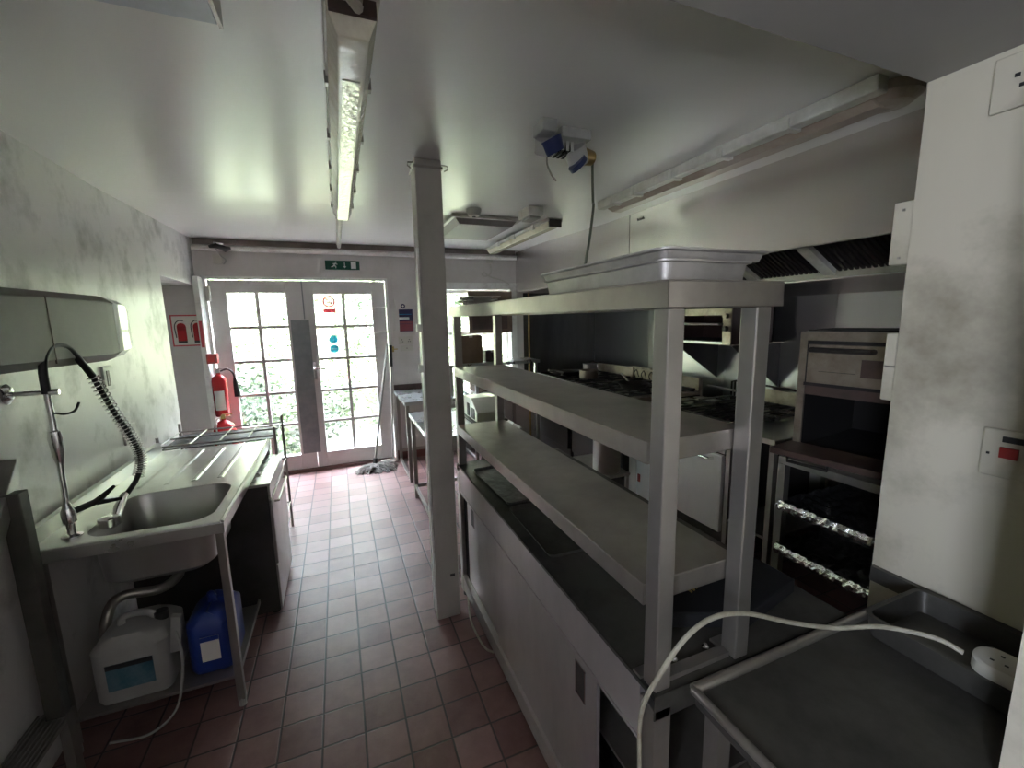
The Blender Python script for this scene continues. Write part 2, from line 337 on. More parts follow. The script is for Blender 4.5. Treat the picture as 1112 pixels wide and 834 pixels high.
# stickers on the right leaf glass
def disc(mb, x, y, z, R_, t=.0015, r0=0, seg=28):
    if r0 == 0: mb.cyl((x, y, z), (x, y-t, z), R_, seg)
    else:
        ring = lambda rr, yy: [(x+rr*math.cos(2*math.pi*k/seg), yy, z+rr*math.sin(2*math.pi*k/seg)) for k in range(seg)]
        mb.loft([ring(r0, y), ring(R_, y), ring(R_, y-t), ring(r0, y-t), ring(r0, y)], False, False)
t = thing('no_smoking_sticker', 'red and white no smoking sticker on top left pane of right door', 'sticker', (-.06, YB+.02, 1.76))
MB().box(-.125, .005, YB+.0215, YB+.0235, 1.655, 1.845).build('backing', m_stw, t)
g = MB(); disc(g, -.06, YB+.0212, 1.775, .058, r0=.046); g.tube([(-.10, YB+.0205, 1.815), (-.02, YB+.0205, 1.735)], .005, 6); g.tube([(-.088, YB+.0206, 1.765), (-.03, YB+.0206, 1.765)], .004, 6)
g.build('prohibition_symbol', m_str, t); MB().box(-.118, -.002, YB+.0195, YB+.0212, 1.662, 1.70).build('text_band', m_str, t)
text('lettering', 'NO SMOKING', .019, (-.06, YB+.0190, 1.681), ROT_Y, m_stw, t)
t = thing('fire_door_sticker', 'pair of round blue stickers on the second left pane of right door', 'sticker', (-.045, YB+.02, 1.33))
MB().box(-.095, .005, YB+.0215, YB+.0235, 1.235, 1.44).build('backing', m_stw, t)
g = MB(); disc(g, -.045, YB+.0212, 1.385, .042); disc(g, -.045, YB+.0212, 1.285, .042); g.build('blue_disc', m_stb, t)
g = MB(); g.box(-.050, -.040, YB+.019, YB+.0196, 1.375, 1.412); g.box(-.050, -.040, YB+.019, YB+.0196, 1.355, 1.366); g.box(-.075, -.015, YB+.019, YB+.0196, 1.278, 1.292); g.build('symbol', m_stw, t)
# --- support post
t = thing('support_post', 'cream painted square timber post standing mid-room', 'post', (.435, 2.11, 0))
MB().prism([(.375, 2.05), (.497, 2.05), (.497, 2.17), (.375, 2.17)], 'z', 0, 2.288).build('shaft', m_post, t, bevel=.006)
g = MB(); g.box(.370, .502, 2.045, 2.175, 2.245, 2.256); g.tube([(.372, 2.06, 2.268), (.345, 2.05, 2.262), (.343, 2.05, 2.248), (.36, 2.055, 2.24)], .003, 6); g.tube([(.499, 2.06, 2.268), (.525, 2.05, 2.262), (.527, 2.05, 2.248), (.51, 2.055, 2.24)], .003, 6)
g.build('wire_band', m_leg, t)
g = MB()
for z in (1.53, 1.335): g.box(.350, .375, 2.06, 2.085, z-.018, z+.018)
g.build('hinge_block', m_trim, t)
MB().box(.367, .375, 2.055, 2.085, .05, 1.9).build('edge_bead', m_trim, t)
g = MB(); g.box(.450, .474, 2.044, 2.05, .235, .247); g.build('keyhole', m_rubber, t)
# ------------------------------------------------------------------ gantry and hot cupboard
X0, X1, XC, Y0, Y1 = .555, .848, 1.185, .62, 2.235
ZC = .78
t = thing('hot_cupboard', 'long grey steel hot cupboard with sliding doors below the gantry', 'cupboard', (.87, 1.43, 0))
g = MB()
for a, b_ in ((X0, X0+.045), (XC-.045, XC)):
    for c, d in ((Y0, Y0+.05), (Y1-.05, Y1)):
        MB().box(a, b_, c, d, .03, ZC-.035).build('leg', m_leg, t, bevel=.003)
        MB().cyl(((a+b_)/2, (c+d)/2, 0), ((a+b_)/2, (c+d)/2, .05), .018).build('foot', m_rubber, t)
g = MB(); g.box(X0, XC, Y0, Y1, ZC-.004, ZC); g.box(X0, X0+.004, Y0, Y1, ZC-.012, ZC+.0); g.box(X0, XC, Y0, Y0+.004, ZC-.06, ZC+.0); g.box(X0, XC, Y1-.004, Y1, ZC-.04, ZC+.0); g.box(XC-.004, XC, Y0, Y1, ZC-.04, ZC)
g.build('worktop', m_ctr, t, bevel=.0015)
g = MB(); g.box(X0+.002, X0+.02, Y0+.05, Y1-.05, ZC-.145, ZC-.008); g.box(X0-.002, X0+.006, Y0+.05, Y1-.05, ZC-.150, ZC-.143); g.build('fascia', m_door, t)
g = MB(); g.box(X0+.002, X0+.02, Y0+.05, Y1-.05, .04, .135); g.box(X0-.006, X0+.012, Y0+.05, Y1-.05, .130, .137); g.build('plinth_rail', m_door, t)
g = MB(); g.box(X0+.03, XC-.01, Y1-.045, Y1-.04, .06, .74); g.box(XC-.02, XC-.015, Y0+.05, Y1-.05, .06, .74); g.box(X0+.02, XC-.02, Y0+.05, Y1-.05, .06, .07); g.box(X0+.05, XC-.03, Y0+.05, Y1-.05, .40, .41)
g.build('carcass', m_shelf, t)
def slide(y0, y1, x, lab, hy):
    d = MB().box(x, x+.012, y0, y1, .135, ZC-.135).build('sliding_door', m_door, t, label=lab, bevel=.002)
    r_ = MB(); r_.box(x-.003, x+.0, hy-.026, hy-.022, .50, .60); r_.box(x-.003, x, hy+.022, hy+.026, .50, .60); r_.box(x-.003, x, hy-.026, hy+.026, .598, .602); r_.box(x-.003, x, hy-.026, hy+.026, .498, .502)
    r_.build('recess_trim', m_chrome, d); MB().box(x-.001, x, hy-.022, hy+.022, .502, .598).build('finger_recess', m_dark, d)
slide(.845, 1.62, X0+.006, 'front sliding door', .925)
slide(1.50, 2.13, X0+.022, 'rear sliding door', 2.02)
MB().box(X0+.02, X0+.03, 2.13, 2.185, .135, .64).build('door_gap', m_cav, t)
g = MB(); g.box(.70, .95, .80, 1.15, .075, .17); g.build('pan_inside', m_foild, t)
# gantry
t = thing('gantry_shelf', 'four-post steel three-shelf pass gantry standing on the hot cupboard', 'shelf unit', (.70, 1.43, ZC))
up = [(X0+.006, X0+.046), (X1-.06, X1-.02)]
for (a, b_) in up:
    for (c, d) in ((Y0+.006, Y0+.046), (Y1-.045, Y1-.005)):
        MB().box(a, b_, c, d, ZC+.001, 1.582).build('upright', m_leg, t, bevel=.003)
def shelf(z, x0, x1, y0, y1, lip, nm, m_):
    g = MB(); g.box(x0, x1, y0, y1, z-.003, z)
    g.box(x0, x0+.003, y0, y1, z-lip, z-.003); g.box(x1-.003, x1, y0, y1, z-lip, z-.003); g.box(x0, x1, y0, y0+.003, z-lip, z-.003); g.box(x0, x1, y1-.003, y1, z-lip, z-.003)
    g.box(x0, x0+.02, y0, y1, z-lip, z-lip+.003); g.box(x0, x1, y0, y0+.02, z-lip, z-lip+.003)
    return g.build(nm, m_, t, bevel=.0012)
shelf(1.632, X0-.004, X1, Y0-.004, Y1, .051, 'shelf', m_shelf)
shelf(1.318, X0+.002, X1-.022, Y0+.048, Y1-.048, .047, 'shelf', m_shelf)
shelf(1.008, X0+.002, X1-.022, Y0+.048, Y1-.048, .049, 'shelf', m_shelf)
g = MB(); 
for (a, b_) in up: g.box(a-.004, b_+.004, Y0+.05, Y0+.075, ZC, ZC+.006)
g.box(up[0][1]+.002, up[1][0]-.002, Y0+.02, Y0+.045, ZC, ZC+.012); g.build('base_rail', m_leg, t)
g = MB()
for x in (.66, .755): g.lathe((x, Y0+.06, ZC), [(.009, 0), (.009, .006), (.005, .012)], 8)
g.build('bolt', m_chrome, t)
# two gastronorm pans on the top shelf
def gn(name, lab, x0, x1, y0, y1, z, h, m_, fl=.008, inset=.014, grp=None, th=.0015):
    o = thing(name, lab, 'pan', ((x0+x1)/2, (y0+y1)/2, z), group=grp)
    g = MB(); a = rrect(x0+inset, x1-inset, y0+inset, y1-inset, .018, z); b_ = rrect(x0+fl, x1-fl, y0+fl, y1-fl, .022, z+h-.006); c = rrect(x0, x1, y0, y1, .025, z+h-.004); c2 = rrect(x0, x1, y0, y1, .025, z+h)
    d = rrect(x0+fl+.002, x1-fl-.002, y0+fl+.002, y1-fl-.002, .021, z+h); e = rrect(x0+inset+.002, x1-inset-.002, y0+inset+.002, y1-inset-.002, .017, z+.002)
    g.loft([a, b_, c, c2, d, e], True, True); g.build('pan_body', m_, o, smooth=True)
    return o
gn('gastronorm_pan', 'shallow steel pan at the bottom of the pair on top shelf', .578, .822, .66, 1.19, 1.633, .042, m_pan)
gn('gastronorm_pan', 'upper of two stacked steel pans on the gantry top', .572, .862, .655, 1.20, 1.6755, .020, m_pan)
# trays on the counter below the gantry
def flat_tray(lab, x0, x1, y0, y1, m_, rz=0, z=ZC+.001):
    o = thing('baking_tray', lab, 'tray', ((x0+x1)/2, (y0+y1)/2, z), rz)
    hx, hy = (x1-x0)/2, (y1-y0)/2; g = MB()
    g.loft([rrect(-hx+.01, hx-.01, -hy+.01, hy-.01, .02, 0), rrect(-hx, hx, -hy, hy, .025, .016), rrect(-hx+.004, hx-.004, -hy+.004, hy-.004, .022, .016), rrect(-hx+.013, hx-.013, -hy+.013, hy-.013, .018, .003)])
    g.build('tray_body', m_, o, smooth=True, local=True); return o
flat_tray('worn grey baking tray at the far end of the hot cupboard top', .60, .86, 1.60, 2.07, m_foild, .04)
flat_tray('darker baking tray in front of the worn grey one on hot cupboard', .59, .85, 1.16, 1.56, m_ctr, -.02)
o = thing('griddle_plate', 'flat black plate lying on the near end of the hot cupboard', 'plate', (.93, .80, ZC), -.0)
g = MB(); g.prism([(.70, .775), (.905, .685), (1.145, .735), (1.14, .88), (.90, .93)], 'z', ZC+.002, ZC+.045); g.build('plate_body', mat('matt_black_plate', (.012, .012, .013), .8, spec=.2), o, bevel=.006)
g = MB()
for k in range(6): g.tube([(.80+.013*k, .83+.004*k, ZC+.05), (.815+.013*k, .82+.004*k, ZC+.062), (.83+.013*k, .80+.004*k, ZC+.05)], .003, 6)
g.build('wire_coil', m_brass, o, smooth=True)
# ------------------------------------------------------------------ right-hand worktop, tray, extension lead
t = thing('side_table', 'low steel worktop with rolled rim beside the cream wall', 'table', (1.03, .43, 0))
g = MB(); g.box(.64, 1.415, .268, .596, ZC-.03, ZC-.004); g.build('table_top', m_ctr, t, bevel=.004)
g = MB(); g.tube([(.645, .605, ZC-.002), (1.40, .605, ZC-.002)], .012, 10); g.tube([(.645, .27, ZC-.004), (.645, .605, ZC-.002)], .010, 10); g.build('rolled_rim', m_shelf, t, smooth=True)
for x in (.68, 1.37):
    for y in (.29, .57): MB().box(x-.018, x+.018, y-.018, y+.018, 0, ZC-.03).build('leg', m_leg, t)
MB().box(.66, 1.40, .28, .59, .22, .235).build('shelf', m_shelf, t)
MB().box(1.405, 1.419, .27, .69, ZC-.0, ZC+.045).build('upstand', m_ctr, t)
t = thing('steel_tray', 'deep grimy steel tray against the cream wall on right worktop', 'tray', (1.26, .42, ZC))
g = MB(); x0, x1, y0, y1, z = 1.145, 1.385, .272, .572, ZC
g.loft([rrect(x0+.012, x1-.012, y0+.004, y1-.012, .02, z), rrect(x0, x1, y0, y1, .025, z+.056), rrect(x0+.010, x1-.010, y0+.010, y1-.010, .02, z+.056), rrect(x0+.02, x1-.02, y0+.014, y1-.02, .016, z+.005)])
g.build('tray_body', m_ctr, t, smooth=True)
# extension lead socket
t = thing('extension_socket', 'white three-pin extension socket lying on the grimy tray', 'socket', (1.20, .33, ZC+.058))
Mx = Matrix.Translation((1.185, .310, ZC+.075)) @ Matrix.Rotation(math.radians(-84), 4, 'Z') @ Matrix.Rotation(math.radians(12), 4, 'X')
g = MB(); R_ = rrect(-.075, .075, -.033, .033, .03, -.014); g.loft([[Mx @ Vector(p) for p in R_], [Mx @ Vector((p[0]*.98, p[1]*.97, .012)) for p in R_], [Mx @ Vector((p[0]*.9, p[1]*.85, .017)) for p in R_]]); g.build('casing', m_socket, t, smooth=True)
g = MB()
for cx in (-.035, .035):
    for dx, dy in ((0, .012), (-.010, -.008), (.010, -.008)): g.box(cx+dx-.003, cx+dx+.003, dy-.002, dy+.002, .0165, .0178, M=Mx)
g.build('pin_holes', m_rubber, t)
pts = bez([(.548, .652, .30), (.546, .650, .55), (.544, .648, .72), (.552, .60, .86), (.60, .585, .935), (.67, .585, .955), (.77, .59, .93), (.90, .58, .875), (1.0, .545, .855), (1.09, .50, .862), (1.14, .43, .87), (1.155, .39, .862)], 8)
MB().tube(pts, .0052, 8).build('extension_cable', m_cord, smooth=True, tag=('cream cable looping over the gantry post to the white extension socket', 'cable'))
# wall fittings on the near wall
def plate(name, lab, cat, x0, x1, y0, y1, z0, z1, parts, m_=m_nwall, grp=None):
    o = thing(name, lab, cat, ((x0+x1)/2, (y0+y1)/2, (z0+z1)/2), group=grp)
    MB().box(x0, x1, y0, y1, z0, z1).build('face_plate', m_, o, bevel=.004)
    for nm, mm, bx in parts:
        g = MB()
        for q in bx: g.box(*q)
        g.build(nm, mm, o)
    return o
plate('cooker_switch', 'square wall switch with red rocker on the near cream wall', 'switch', 1.408, 1.419, .395, .50, 1.175, 1.29,
      [('red_rocker', m_rsw, [(1.402, 1.409, .437, .467, 1.225, 1.25)]), ('dark_slot', m_rubber, [(1.403, 1.409, .425, .465, 1.262, 1.275)]), ('screw', m_rubber, [(1.405, 1.409, .484, .489, 1.228, 1.233)])])
plate('wall_socket', 'white socket high on the cream wall just under the ceiling', 'socket', 1.408, 1.419, .43, .57, 2.0, 2.115,
      [('pin_holes', m_rubber, [(1.405, 1.409, .525, .533, 2.063, 2.070), (1.405, 1.409, .516, .524, 2.040, 2.047), (1.405, 1.409, .487, .495, 2.085, 2.097), (1.405, 1.409, .475, .483, 2.060, 2.067)])])
plate('isolator_box', 'white rounded box at canopy height on the end of near wall', 'switch box', 1.432, 1.56, .697, .745, 1.69, 1.855, [('screw', m_leg, [(1.429, 1.432, .718, .724, 1.705, 1.711), (1.429, 1.432, .718, .724, 1.83, 1.836)])], m_nwall)
plate('isolator_box', 'white narrow switch box beside the pizza oven door', 'switch box', 1.432, 1.56, .697, .73, 1.315, 1.505, [('switch_line', m_leg, [(1.430, 1.432, .70, .728, 1.41, 1.414)])], m_nwall)
# ------------------------------------------------------------------ extraction canopy
t = thing('extraction_canopy', 'long brushed steel extraction canopy over the cooking line', 'extractor hood', (2.6, 2.9, 1.87))
XH = 2.03
g = MB(); g.prism([(XH, 1.866), (XH+.006, 1.866), (XH+.006, 2.33), (XH, 2.33)], 'y', 2.697, YB-.003)
g.build('front_panel', m_hood, t); g = MB(); g.prism([(XH, 1.866), (XH+.006, 1.866), (XH+.006, 2.289), (XH, 2.289)], 'y', .72, 2.690); g.build('front_panel', m_hood, t)
MB().box(XH+.006, XH+.03, .72, YB-.003, 1.866, 1.884).build('bottom_lip', m_leg, t)
MB().box(XH+.001, XH+.004, 2.688, 2.699, 1.868, 2.285).build('seam', m_dark, t)
text('maker_plate', 'hoods', .03, (XH-.0015, 2.57, 2.235), ROT_X, m_dark, t)
xa, za, xb, zb = 2.20, 2.16, 2.86, 1.80
ln = math.hypot(xb-xa, zb-za); ang = math.atan2(zb-za, xb-xa)
nf = 8; pitch = (YB-.02-.75)/nf
for k in range(nf):
    y0 = .75+k*pitch; Mf = Matrix.Translation((xa, y0, za)) @ Matrix.Rotation(-ang, 4, 'Y')
    g = MB(); g.box(0, ln, .035, pitch-.035, .004, .008, M=Mf)
    for q in range(14): g.box(.01, ln-.01, .04+q*(pitch-.08)/14, .04+(q+.55)*(pitch-.08)/14, -.010, .003, M=Mf)
    g.build('grease_filter', m_dark, t)
    MB().box(-.01, ln+.005, -.036, .034, -.026, .010, M=Mf).build('filter_divider', m_fit, t)
g = MB(); g.prism([(2.83, 1.77), (2.90, 1.77), (2.90, 1.83), (2.892, 1.83), (2.892, 1.778), (2.838, 1.778), (2.838, 1.83), (2.83, 1.83)], 'y', .72, YB-.003); g.build('gutter', m_leg, t)
g = MB(); g.prism([(2.90, 1.765), (2.90, 1.785), (3.148, 1.70), (3.148, 1.68)], 'y', .72, YB-.003); g.build('back_plate', m_hood, t)
g = MB(); g.prism([(XH+.01, 2.285), (3.148, 2.285), (3.148, 2.27), (XH+.01, 2.27)], 'y', .72, YB-.003); g.build('roof_panel', m_dark, t)
# splashback
sb = thing('splashback', 'brushed steel splashback sheets behind the cooking line', 'splashback', (3.14, 2.8, .85))
for y0, y1 in ((.70, 1.90), (1.905, 2.78), (2.785, 3.8), (3.805, YB-.012)): MB().box(3.142, 3.149, y0, y1, .80, 1.70).build('steel_sheet', m_splash, sb)
MB().box(2.12, 3.141, YB-.01, YB-.003, .70, 1.86).build('steel_sheet', mat('shaded_splashback_steel', (.16, .16, .155), .35, .9, c2=(.10, .10, .095), ns=3, rv=.08, stretch=(1, 1, .2)), sb)  # darker steel paints in the dark room this end sheet reflects
# ------------------------------------------------------------------ cooking line
def range_cooker(lab, y0, y1, panel, x0=2.13, x1=2.95, zt=.885):
    t = thing('range_cooker', lab, 'cooker', ((x0+x1)/2, (y0+y1)/2, 0), group=None)
    g = MB(); g.box(x0+.03, x1, y0, y1, .10, zt-.03); g.build('body', m_dark, t)
    MB().box(x0, x0+.03, y0+.01, y1-.01, .20, .70).build('oven_door', panel, t, bevel=.006)
    g = MB(); g.tube([(x0, y0+.08, .67), (x0-.035, y0+.08, .67), (x0-.035, y1-.08, .67), (x0, y1-.08, .67)], .010, 8); g.build('door_handle', m_chrome if panel is not m_dark else m_leg, t)
    MB().box(x0+.01, x0+.03, y0, y1, .715, zt-.03).build('control_panel', m_steelv if panel is not m_dark else m_oven, t)
    n = 6
    for k in range(n):
        y = y0+.08+(y1-y0-.16)*k/(n-1); MB().cyl((x0+.012, y, .785), (x0-.022, y, .785), .020, 14).build('knob', m_rubber, t)
    g = MB(); g.box(x0, x1, y0, y1, zt-.03, zt); g.build('hob_top', m_oven, t, bevel=.004)
    for i in range(2):
        for j in range(3):
            cx = x0+.22+i*.38; cy = y0+(y1-y0)*(j+.5)/3; s_ = .13
            g = MB()
            for a in (-s_, 0, s_): g.box(cx-.17, cx+.17, cy+a-.006, cy+a+.006, zt+.018, zt+.032)
            g.box(cx-.17, cx-.158, cy-s_, cy+s_, zt, zt+.03); g.box(cx+.158, cx+.17, cy-s_, cy+s_, zt, zt+.03); g.box(cx-.006, cx+.006, cy-s_, cy+s_, zt+.018, zt+.03)
            ps = g.build('pan_support', m_dark, t)
            MB().lathe((cx, cy, zt), [(.05, 0), (.05, .01), (.03, .016), (.01, .017)], 16).build('burner', m_dark, ps)
    MB().box(x1-.02, x1, y0, y1, zt, zt+.12).build('back_upstand', m_oven, t)
    for a in (x0+.06, x1-.06):
        for c in (y0+.05, y1-.05): MB().cyl((a, c, 0), (a, c, .12), .02, 10).build('leg', m_leg, t)
    return t
range_cooker('near six-burner range cooker with pale enamel oven door', 1.86, 2.46, m_whitepanel)
range_cooker('middle black six-burner range cooker left of the pale one', 2.86, 3.72, m_dark)
range_cooker('far black range cooker in the corner by the window', 3.78, 4.62, m_dark)
# fryer with red switch
t = thing('deep_fryer', 'narrow pale-fronted fryer with red switch between range cookers', 'fryer', (2.5, 2.64, 0))
MB().box(2.15, 2.9, 2.485, 2.80, .08, .86).build('body', m_steelv, t, bevel=.004)
MB().box(2.12, 2.15, 2.49, 2.665, .15, .60).build('front_panel', mat('bright_panel', (.72, .78, .80), .3), t, bevel=.003)
MB().box(2.112, 2.12, 2.615, 2.64, .27, .33).build('red_switch', m_rsw, t)
g = MB(); g.box(2.2, 2.8, 2.50, 2.64, .86, .875); g.tube([(2.2, 2.57, .90), (2.0, 2.57, .95)], .008, 8); g.build('basket', m_leg, t)
for x in (2.2, 2.85):
    for y in (2.52, 2.76): MB().cyl((x, y, 0), (x, y, .08), .02, 10).build('leg', m_leg, t)
# stock pot below
def pot(lab, x, y, z, R_, h, m_=m_steel, nm='stock_pot', base=None):
    o = thing(nm, lab, 'pot', (x, y, z)); MB().lathe((x, y, z), [(R_*.97, 0), (R_, .012), (R_, h), (R_+.006, h+.004), (R_-.004, h+.004), (R_-.006, .01), (.01, .008)], 28).build('pot_body', m_, o, smooth=True)
    for s in (-1, 1):
        g = MB(); g.tube([(x+s*R_*.3, y-R_*.95, z+h*.75), (x+s*R_*.3, y-R_*1.15, z+h*.75), (x+s*R_*.3+.05, y-R_*1.15, z+h*.75), (x+s*R_*.3+.05, y-R_*.93, z+h*.75)], .005, 6)
        if s > 0: g.build('pot_handle', m_chrome, o)
        else: g.b.free()
    return o
t = thing('floor_shelf', 'low dark steel stand in front of the black range', 'stand', (1.93, 2.95, 0))
MB().box(1.80, 2.09, 2.70, 3.25, .30, .32).build('shelf_board', m_shelf, t)
for x in (1.82, 2.07):
    for y in (2.72, 3.23): MB().box(x-.012, x+.012, y-.012, y+.012, 0, .30).build('leg', m_leg, t)
pot('plain steel stock pot on low stand below the gantry shelf', 1.95, 2.83, .321, .11, .26)
# frying pans, panels and bits on the ranges
def frypan(lab, x, y, z, R_, hd, m_=m_dark):
    o = thing('frying_pan', lab, 'pan', (x, y, z)); MB().lathe((x, y, z), [(R_*.75, 0), (R_, .045), (R_-.003, .045), (R_*.74, .004), (.005, .004)], 26).build('pan_body', m_, o, smooth=True)
    MB().tube([(x+hd[0]*R_*.95, y+hd[1]*R_*.95, z+.038), (x+hd[0]*(R_+.10), y+hd[1]*(R_+.10), z+.07), (x+hd[0]*(R_+.2), y+hd[1]*(R_+.2), z+.085)], .009, 8).build('pan_handle', m_leg if m_ is m_dark else m_dark, o)
    return o
frypan('black frying pan on the middle range, with its handle towards the splashback', 2.45, 3.15, .918, .14, (.3, .95))
frypan('black frying pan on the far range nearest the corner', 2.40, 4.18, .918, .13, (-.98, -.2))
pot('small grey saucepan at the far end of the cooking line', 2.75, 4.35, .918, .085, .09, m_leg, 'saucepan')
pot('squat grey saucepan beside the smaller one on far range', 2.45, 3.90, .918, .10, .08, m_oven, 'saucepan')
t = thing('grease_guard', 'dirty cream-stained steel panel standing behind the middle range', 'panel', (2.98, 3.45, .885))
MB().box(2.955, 2.975, 3.10, 3.85, .80, 1.02).build('panel_sheet', mat('grease_stained_panel', (.40, .34, .27), .5, .3, c2=(.14, .11, .09), ns=8), t)
g = MB()
for k in range(5): g.tube(bez([(2.93, 3.2+.12*k, .92), (2.93, 3.24+.12*k, .99), (2.93, 3.28+.12*k, .95), (2.93, 3.26+.12*k, .91)], 5), .006, 6)
g.build('gas_tap', m_dark, t)
t = thing('grease_guard', 'dirty cream-stained steel panel standing behind the near range', 'panel', (2.98, 2.80, .885))
MB().box(2.955, 2.975, 2.86, 3.06, .80, 1.0).build('panel_sheet', MATS['grease_stained_panel'], t)
t = thing('gas_pipe_rail', 'dark gas pipe on two stubs against the splashback behind near range', 'pipe', (3.0, 2.4, .9))
g = MB(); g.tube([(3.05, 2.62, .86), (3.05, 2.62, 1.0), (3.05, 2.58, 1.01), (3.05, 1.95, 1.0)], .008, 8); g.tube([(3.05, 2.59, .86), (3.05, 2.59, 1.0)], .007, 8); g.build('rail', m_dark, t)
g = MB(); g.tube([(3.03, 1.6, .93), (3.03, 2.85, .93)], .012, 8); g.build('rail', m_leg, t)
g = MB(); g.tube([(3.07, 2.21, .87), (3.07, 2.21, 1.06)], .006, 8); g.build('chrome_stub', m_chrome, t)
# vertical gas pipe in the corner
g = MB(); g.tube([(2.165, 4.80, .0), (2.165, 4.80, 1.86)], .012, 10); o_ = g.build('gas_riser', m_brass, smooth=True, tag=('thin brass gas pipe rising in the corner right of the window', 'pipe'))
# side worktop between near range and oven
t = thing('infill_worktop', 'narrow steel worktop between the near range and pizza oven', 'worktop', (2.55, 1.72, 0))
MB().box(2.12, 3.10, 1.53, 1.855, .86, .89).build('table_top', m_steel, t, bevel=.003)
for x in (2.15, 3.06):
    for y in (1.555, 1.83): MB().box(x-.015, x+.015, y-.015, y+.015, 0, .86).build('leg', m_leg, t)
MB().box(2.14, 3.08, 1.55, 1.84, .30, .315).build('shelf', m_leg, t)
# salamander grill
t = thing('salamander_grill', 'wall-mounted salamander grill on two triangular brackets', 'grill', (2.85, 2.55, 1.335))
x0, x1, y0, y1, z0, z1 = 2.60, 3.02, 2.26, 2.92, 1.345, 1.70
g = MB(); g.box(x0, x1, y0, y0+.012, z0, z1); g.box(x0, x1, y1-.012, y1, z0, z1); g.box(x0, x1, y0, y1, z1-.012, z1); g.box(x0, x1, y0, y1, z0, z0+.012); g.box(x1-.01, x1, y0, y1, z0, z1); g.build('housing', mat('brown_grill_housing', (.07, .04, .035), .45, .3), t)
MB().box(x0-.006, x0+.004, y0, y0+.075, z0-.004, 1.60).build('control_column', m_oven, t, bevel=.002)
MB().box(x0-.004, x0+.004, y0+.075, y1, z0, z0+.014).build('front_edge', m_steel, t)
MB().box(x0-.004, x0+.004, y0+.075, y1, 1.555, z1).build('top_fascia', m_oven, t)
for z in (1.46, 1.55): MB().cyl((x0-.006, y0+.038, z), (x0-.035, y0+.038, z), .018, 14).build('knob', m_dark if z < 1.5 else m_oven, t)
g = MB(); g.tube([(x0-.03, y0+.09, 1.49), (x0-.03, y1-.02, 1.50)], .008, 8)
for k in range(16): g.tube([(x0-.025, y0+.10+k*.033, 1.485), (x1-.03, y0+.10+k*.033, 1.485)], .003, 6)
g.build('grill_rack', m_steel, t)
MB().box(x0+.01, x1-.012, y0+.013, y1-.013, z0+.013, z0+.02).build('drip_tray', m_cav, t)
for y in (2.28, 2.86):
    MB().prism([(2.62, z0-.002), (3.14, z0-.002), (3.14, 1.0)], 'y', y, y+.012).build('wall_bracket', m_dark, t)
MB().box(2.62, 3.14, y0, y1, z0-.008, z0-.001).build('bracket_tray', m_oven, t)
# ------------------------------------------------------------------ pizza oven and its stand
t = thing('oven_stand', 'open steel stand with shelves carrying the pizza oven', 'stand', (2.45, 1.15, 0))
sx0, sx1, sy0, sy1, sz = 2.10, 2.85, .74, 1.49, .825
for x in (sx0+.02, sx1-.02):
    for y in (sy0+.02, sy1-.02): MB().box(x-.02, x+.02, y-.02, y+.02, 0, sz-.04).build('leg', m_leg, t)
MB().box(sx0, sx1, sy0, sy1, sz-.04, sz).build('top_frame', m_steelv, t, bevel=.003)
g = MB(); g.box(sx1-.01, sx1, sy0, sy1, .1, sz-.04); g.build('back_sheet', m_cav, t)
for z in (.55, .30): MB().box(sx0+.01, sx1-.01, sy0+.01, sy1-.01, z-.012, z).build('shelf_runner', m_dark, t)
def foil_tray(lab, z):
    o = thing('foil_lined_tray', lab, 'tray', (2.45, 1.1, z)); rnd = random.Random(int(z*100))
    g = MB(); n, m2 = 22, 34; V = []
    for i in range(n):
        row = []
        for j in range(m2):
            x = 2.085+.6*i/(n-1); y = sy0+.03+(sy1-sy0-.06)*j/(m2-1)
            ed = (i == 0) or j in (0, m2-1); zz = z+.012+rnd.uniform(-.006, .010)+(.014 if ed else 0)
            row.append(g.b.verts.new((x+rnd.uniform(-.004, .004), y, zz)))
        V.append(row)
    for i in range(n-1):
        for j in range(m2-1): g.b.faces.new((V[i][j], V[i+1][j], V[i+1][j+1], V[i][j+1]))
    g.build('tray_lining', m_foild, o)
    g = MB(); V = []
    for i in range(4):
        row = []
        for j in range(60):
            y = sy0+.03+(sy1-sy0-.06)*j/59; row.append(g.b.verts.new((2.085-.004+rnd.uniform(-.005, .005)-(.012 if i in (1, 2) else 0), y, z+.028-.017*i+rnd.uniform(-.003, .003))))
        V.append(row)
    for i in range(3):
        for j in range(59): g.b.faces.new((V[i][j], V[i+1][j], V[i+1][j+1], V[i][j+1]))
    g.build('crumpled_foil_edge', m_foil, o); return o
foil_tray('foil-lined oven tray on the upper shelf of the oven stand', .565)
foil_tray('foil-lined oven tray on the lower shelf of the oven stand', .322)
# oven: local frame, front towards -X, turned a little towards the camera
TH = math.radians(9)
t = thing('pizza_oven', 'greasy twin-deck pizza oven with its lower door dropped open', 'oven', (2.13, 1.44, .83), TH)
Lw, D = .66, .62     # width along -Y, depth along +X
g = MB(); g.box(0, D, -.02, 0, 0, .64); g.box(0, D, -Lw, -Lw+.02, 0, .64); g.box(0, D, -Lw, 0, .62, .64); g.box(0, D, -Lw, 0, .36, .38); g.box(0, D, -Lw, 0, 0, .015); g.box(D-.01, D, -Lw, 0, 0, .64); g.build('housing', m_oven, t, local=True, bevel=.002)
g = MB(); g.box(.004, D-.02, -.026, -.0205, .02, .355); g.box(.004, D-.02, -Lw+.0205, -Lw+.026, .02, .355); g.box(.004, D-.02, -Lw+.02, -.02, .352, .358); g.box(-.0095, -.002, -Lw+.01, -.036, .583, .600); g.box(-.0115, -.0085, -Lw+.01, -.03, .380, .395); g.box(-.0105, -.002, -.040, -.034, .385, .60); g.build('shade_lining', m_cav, t, local=True)  # black liners paint shade inside the oven, strips mark the door gaps
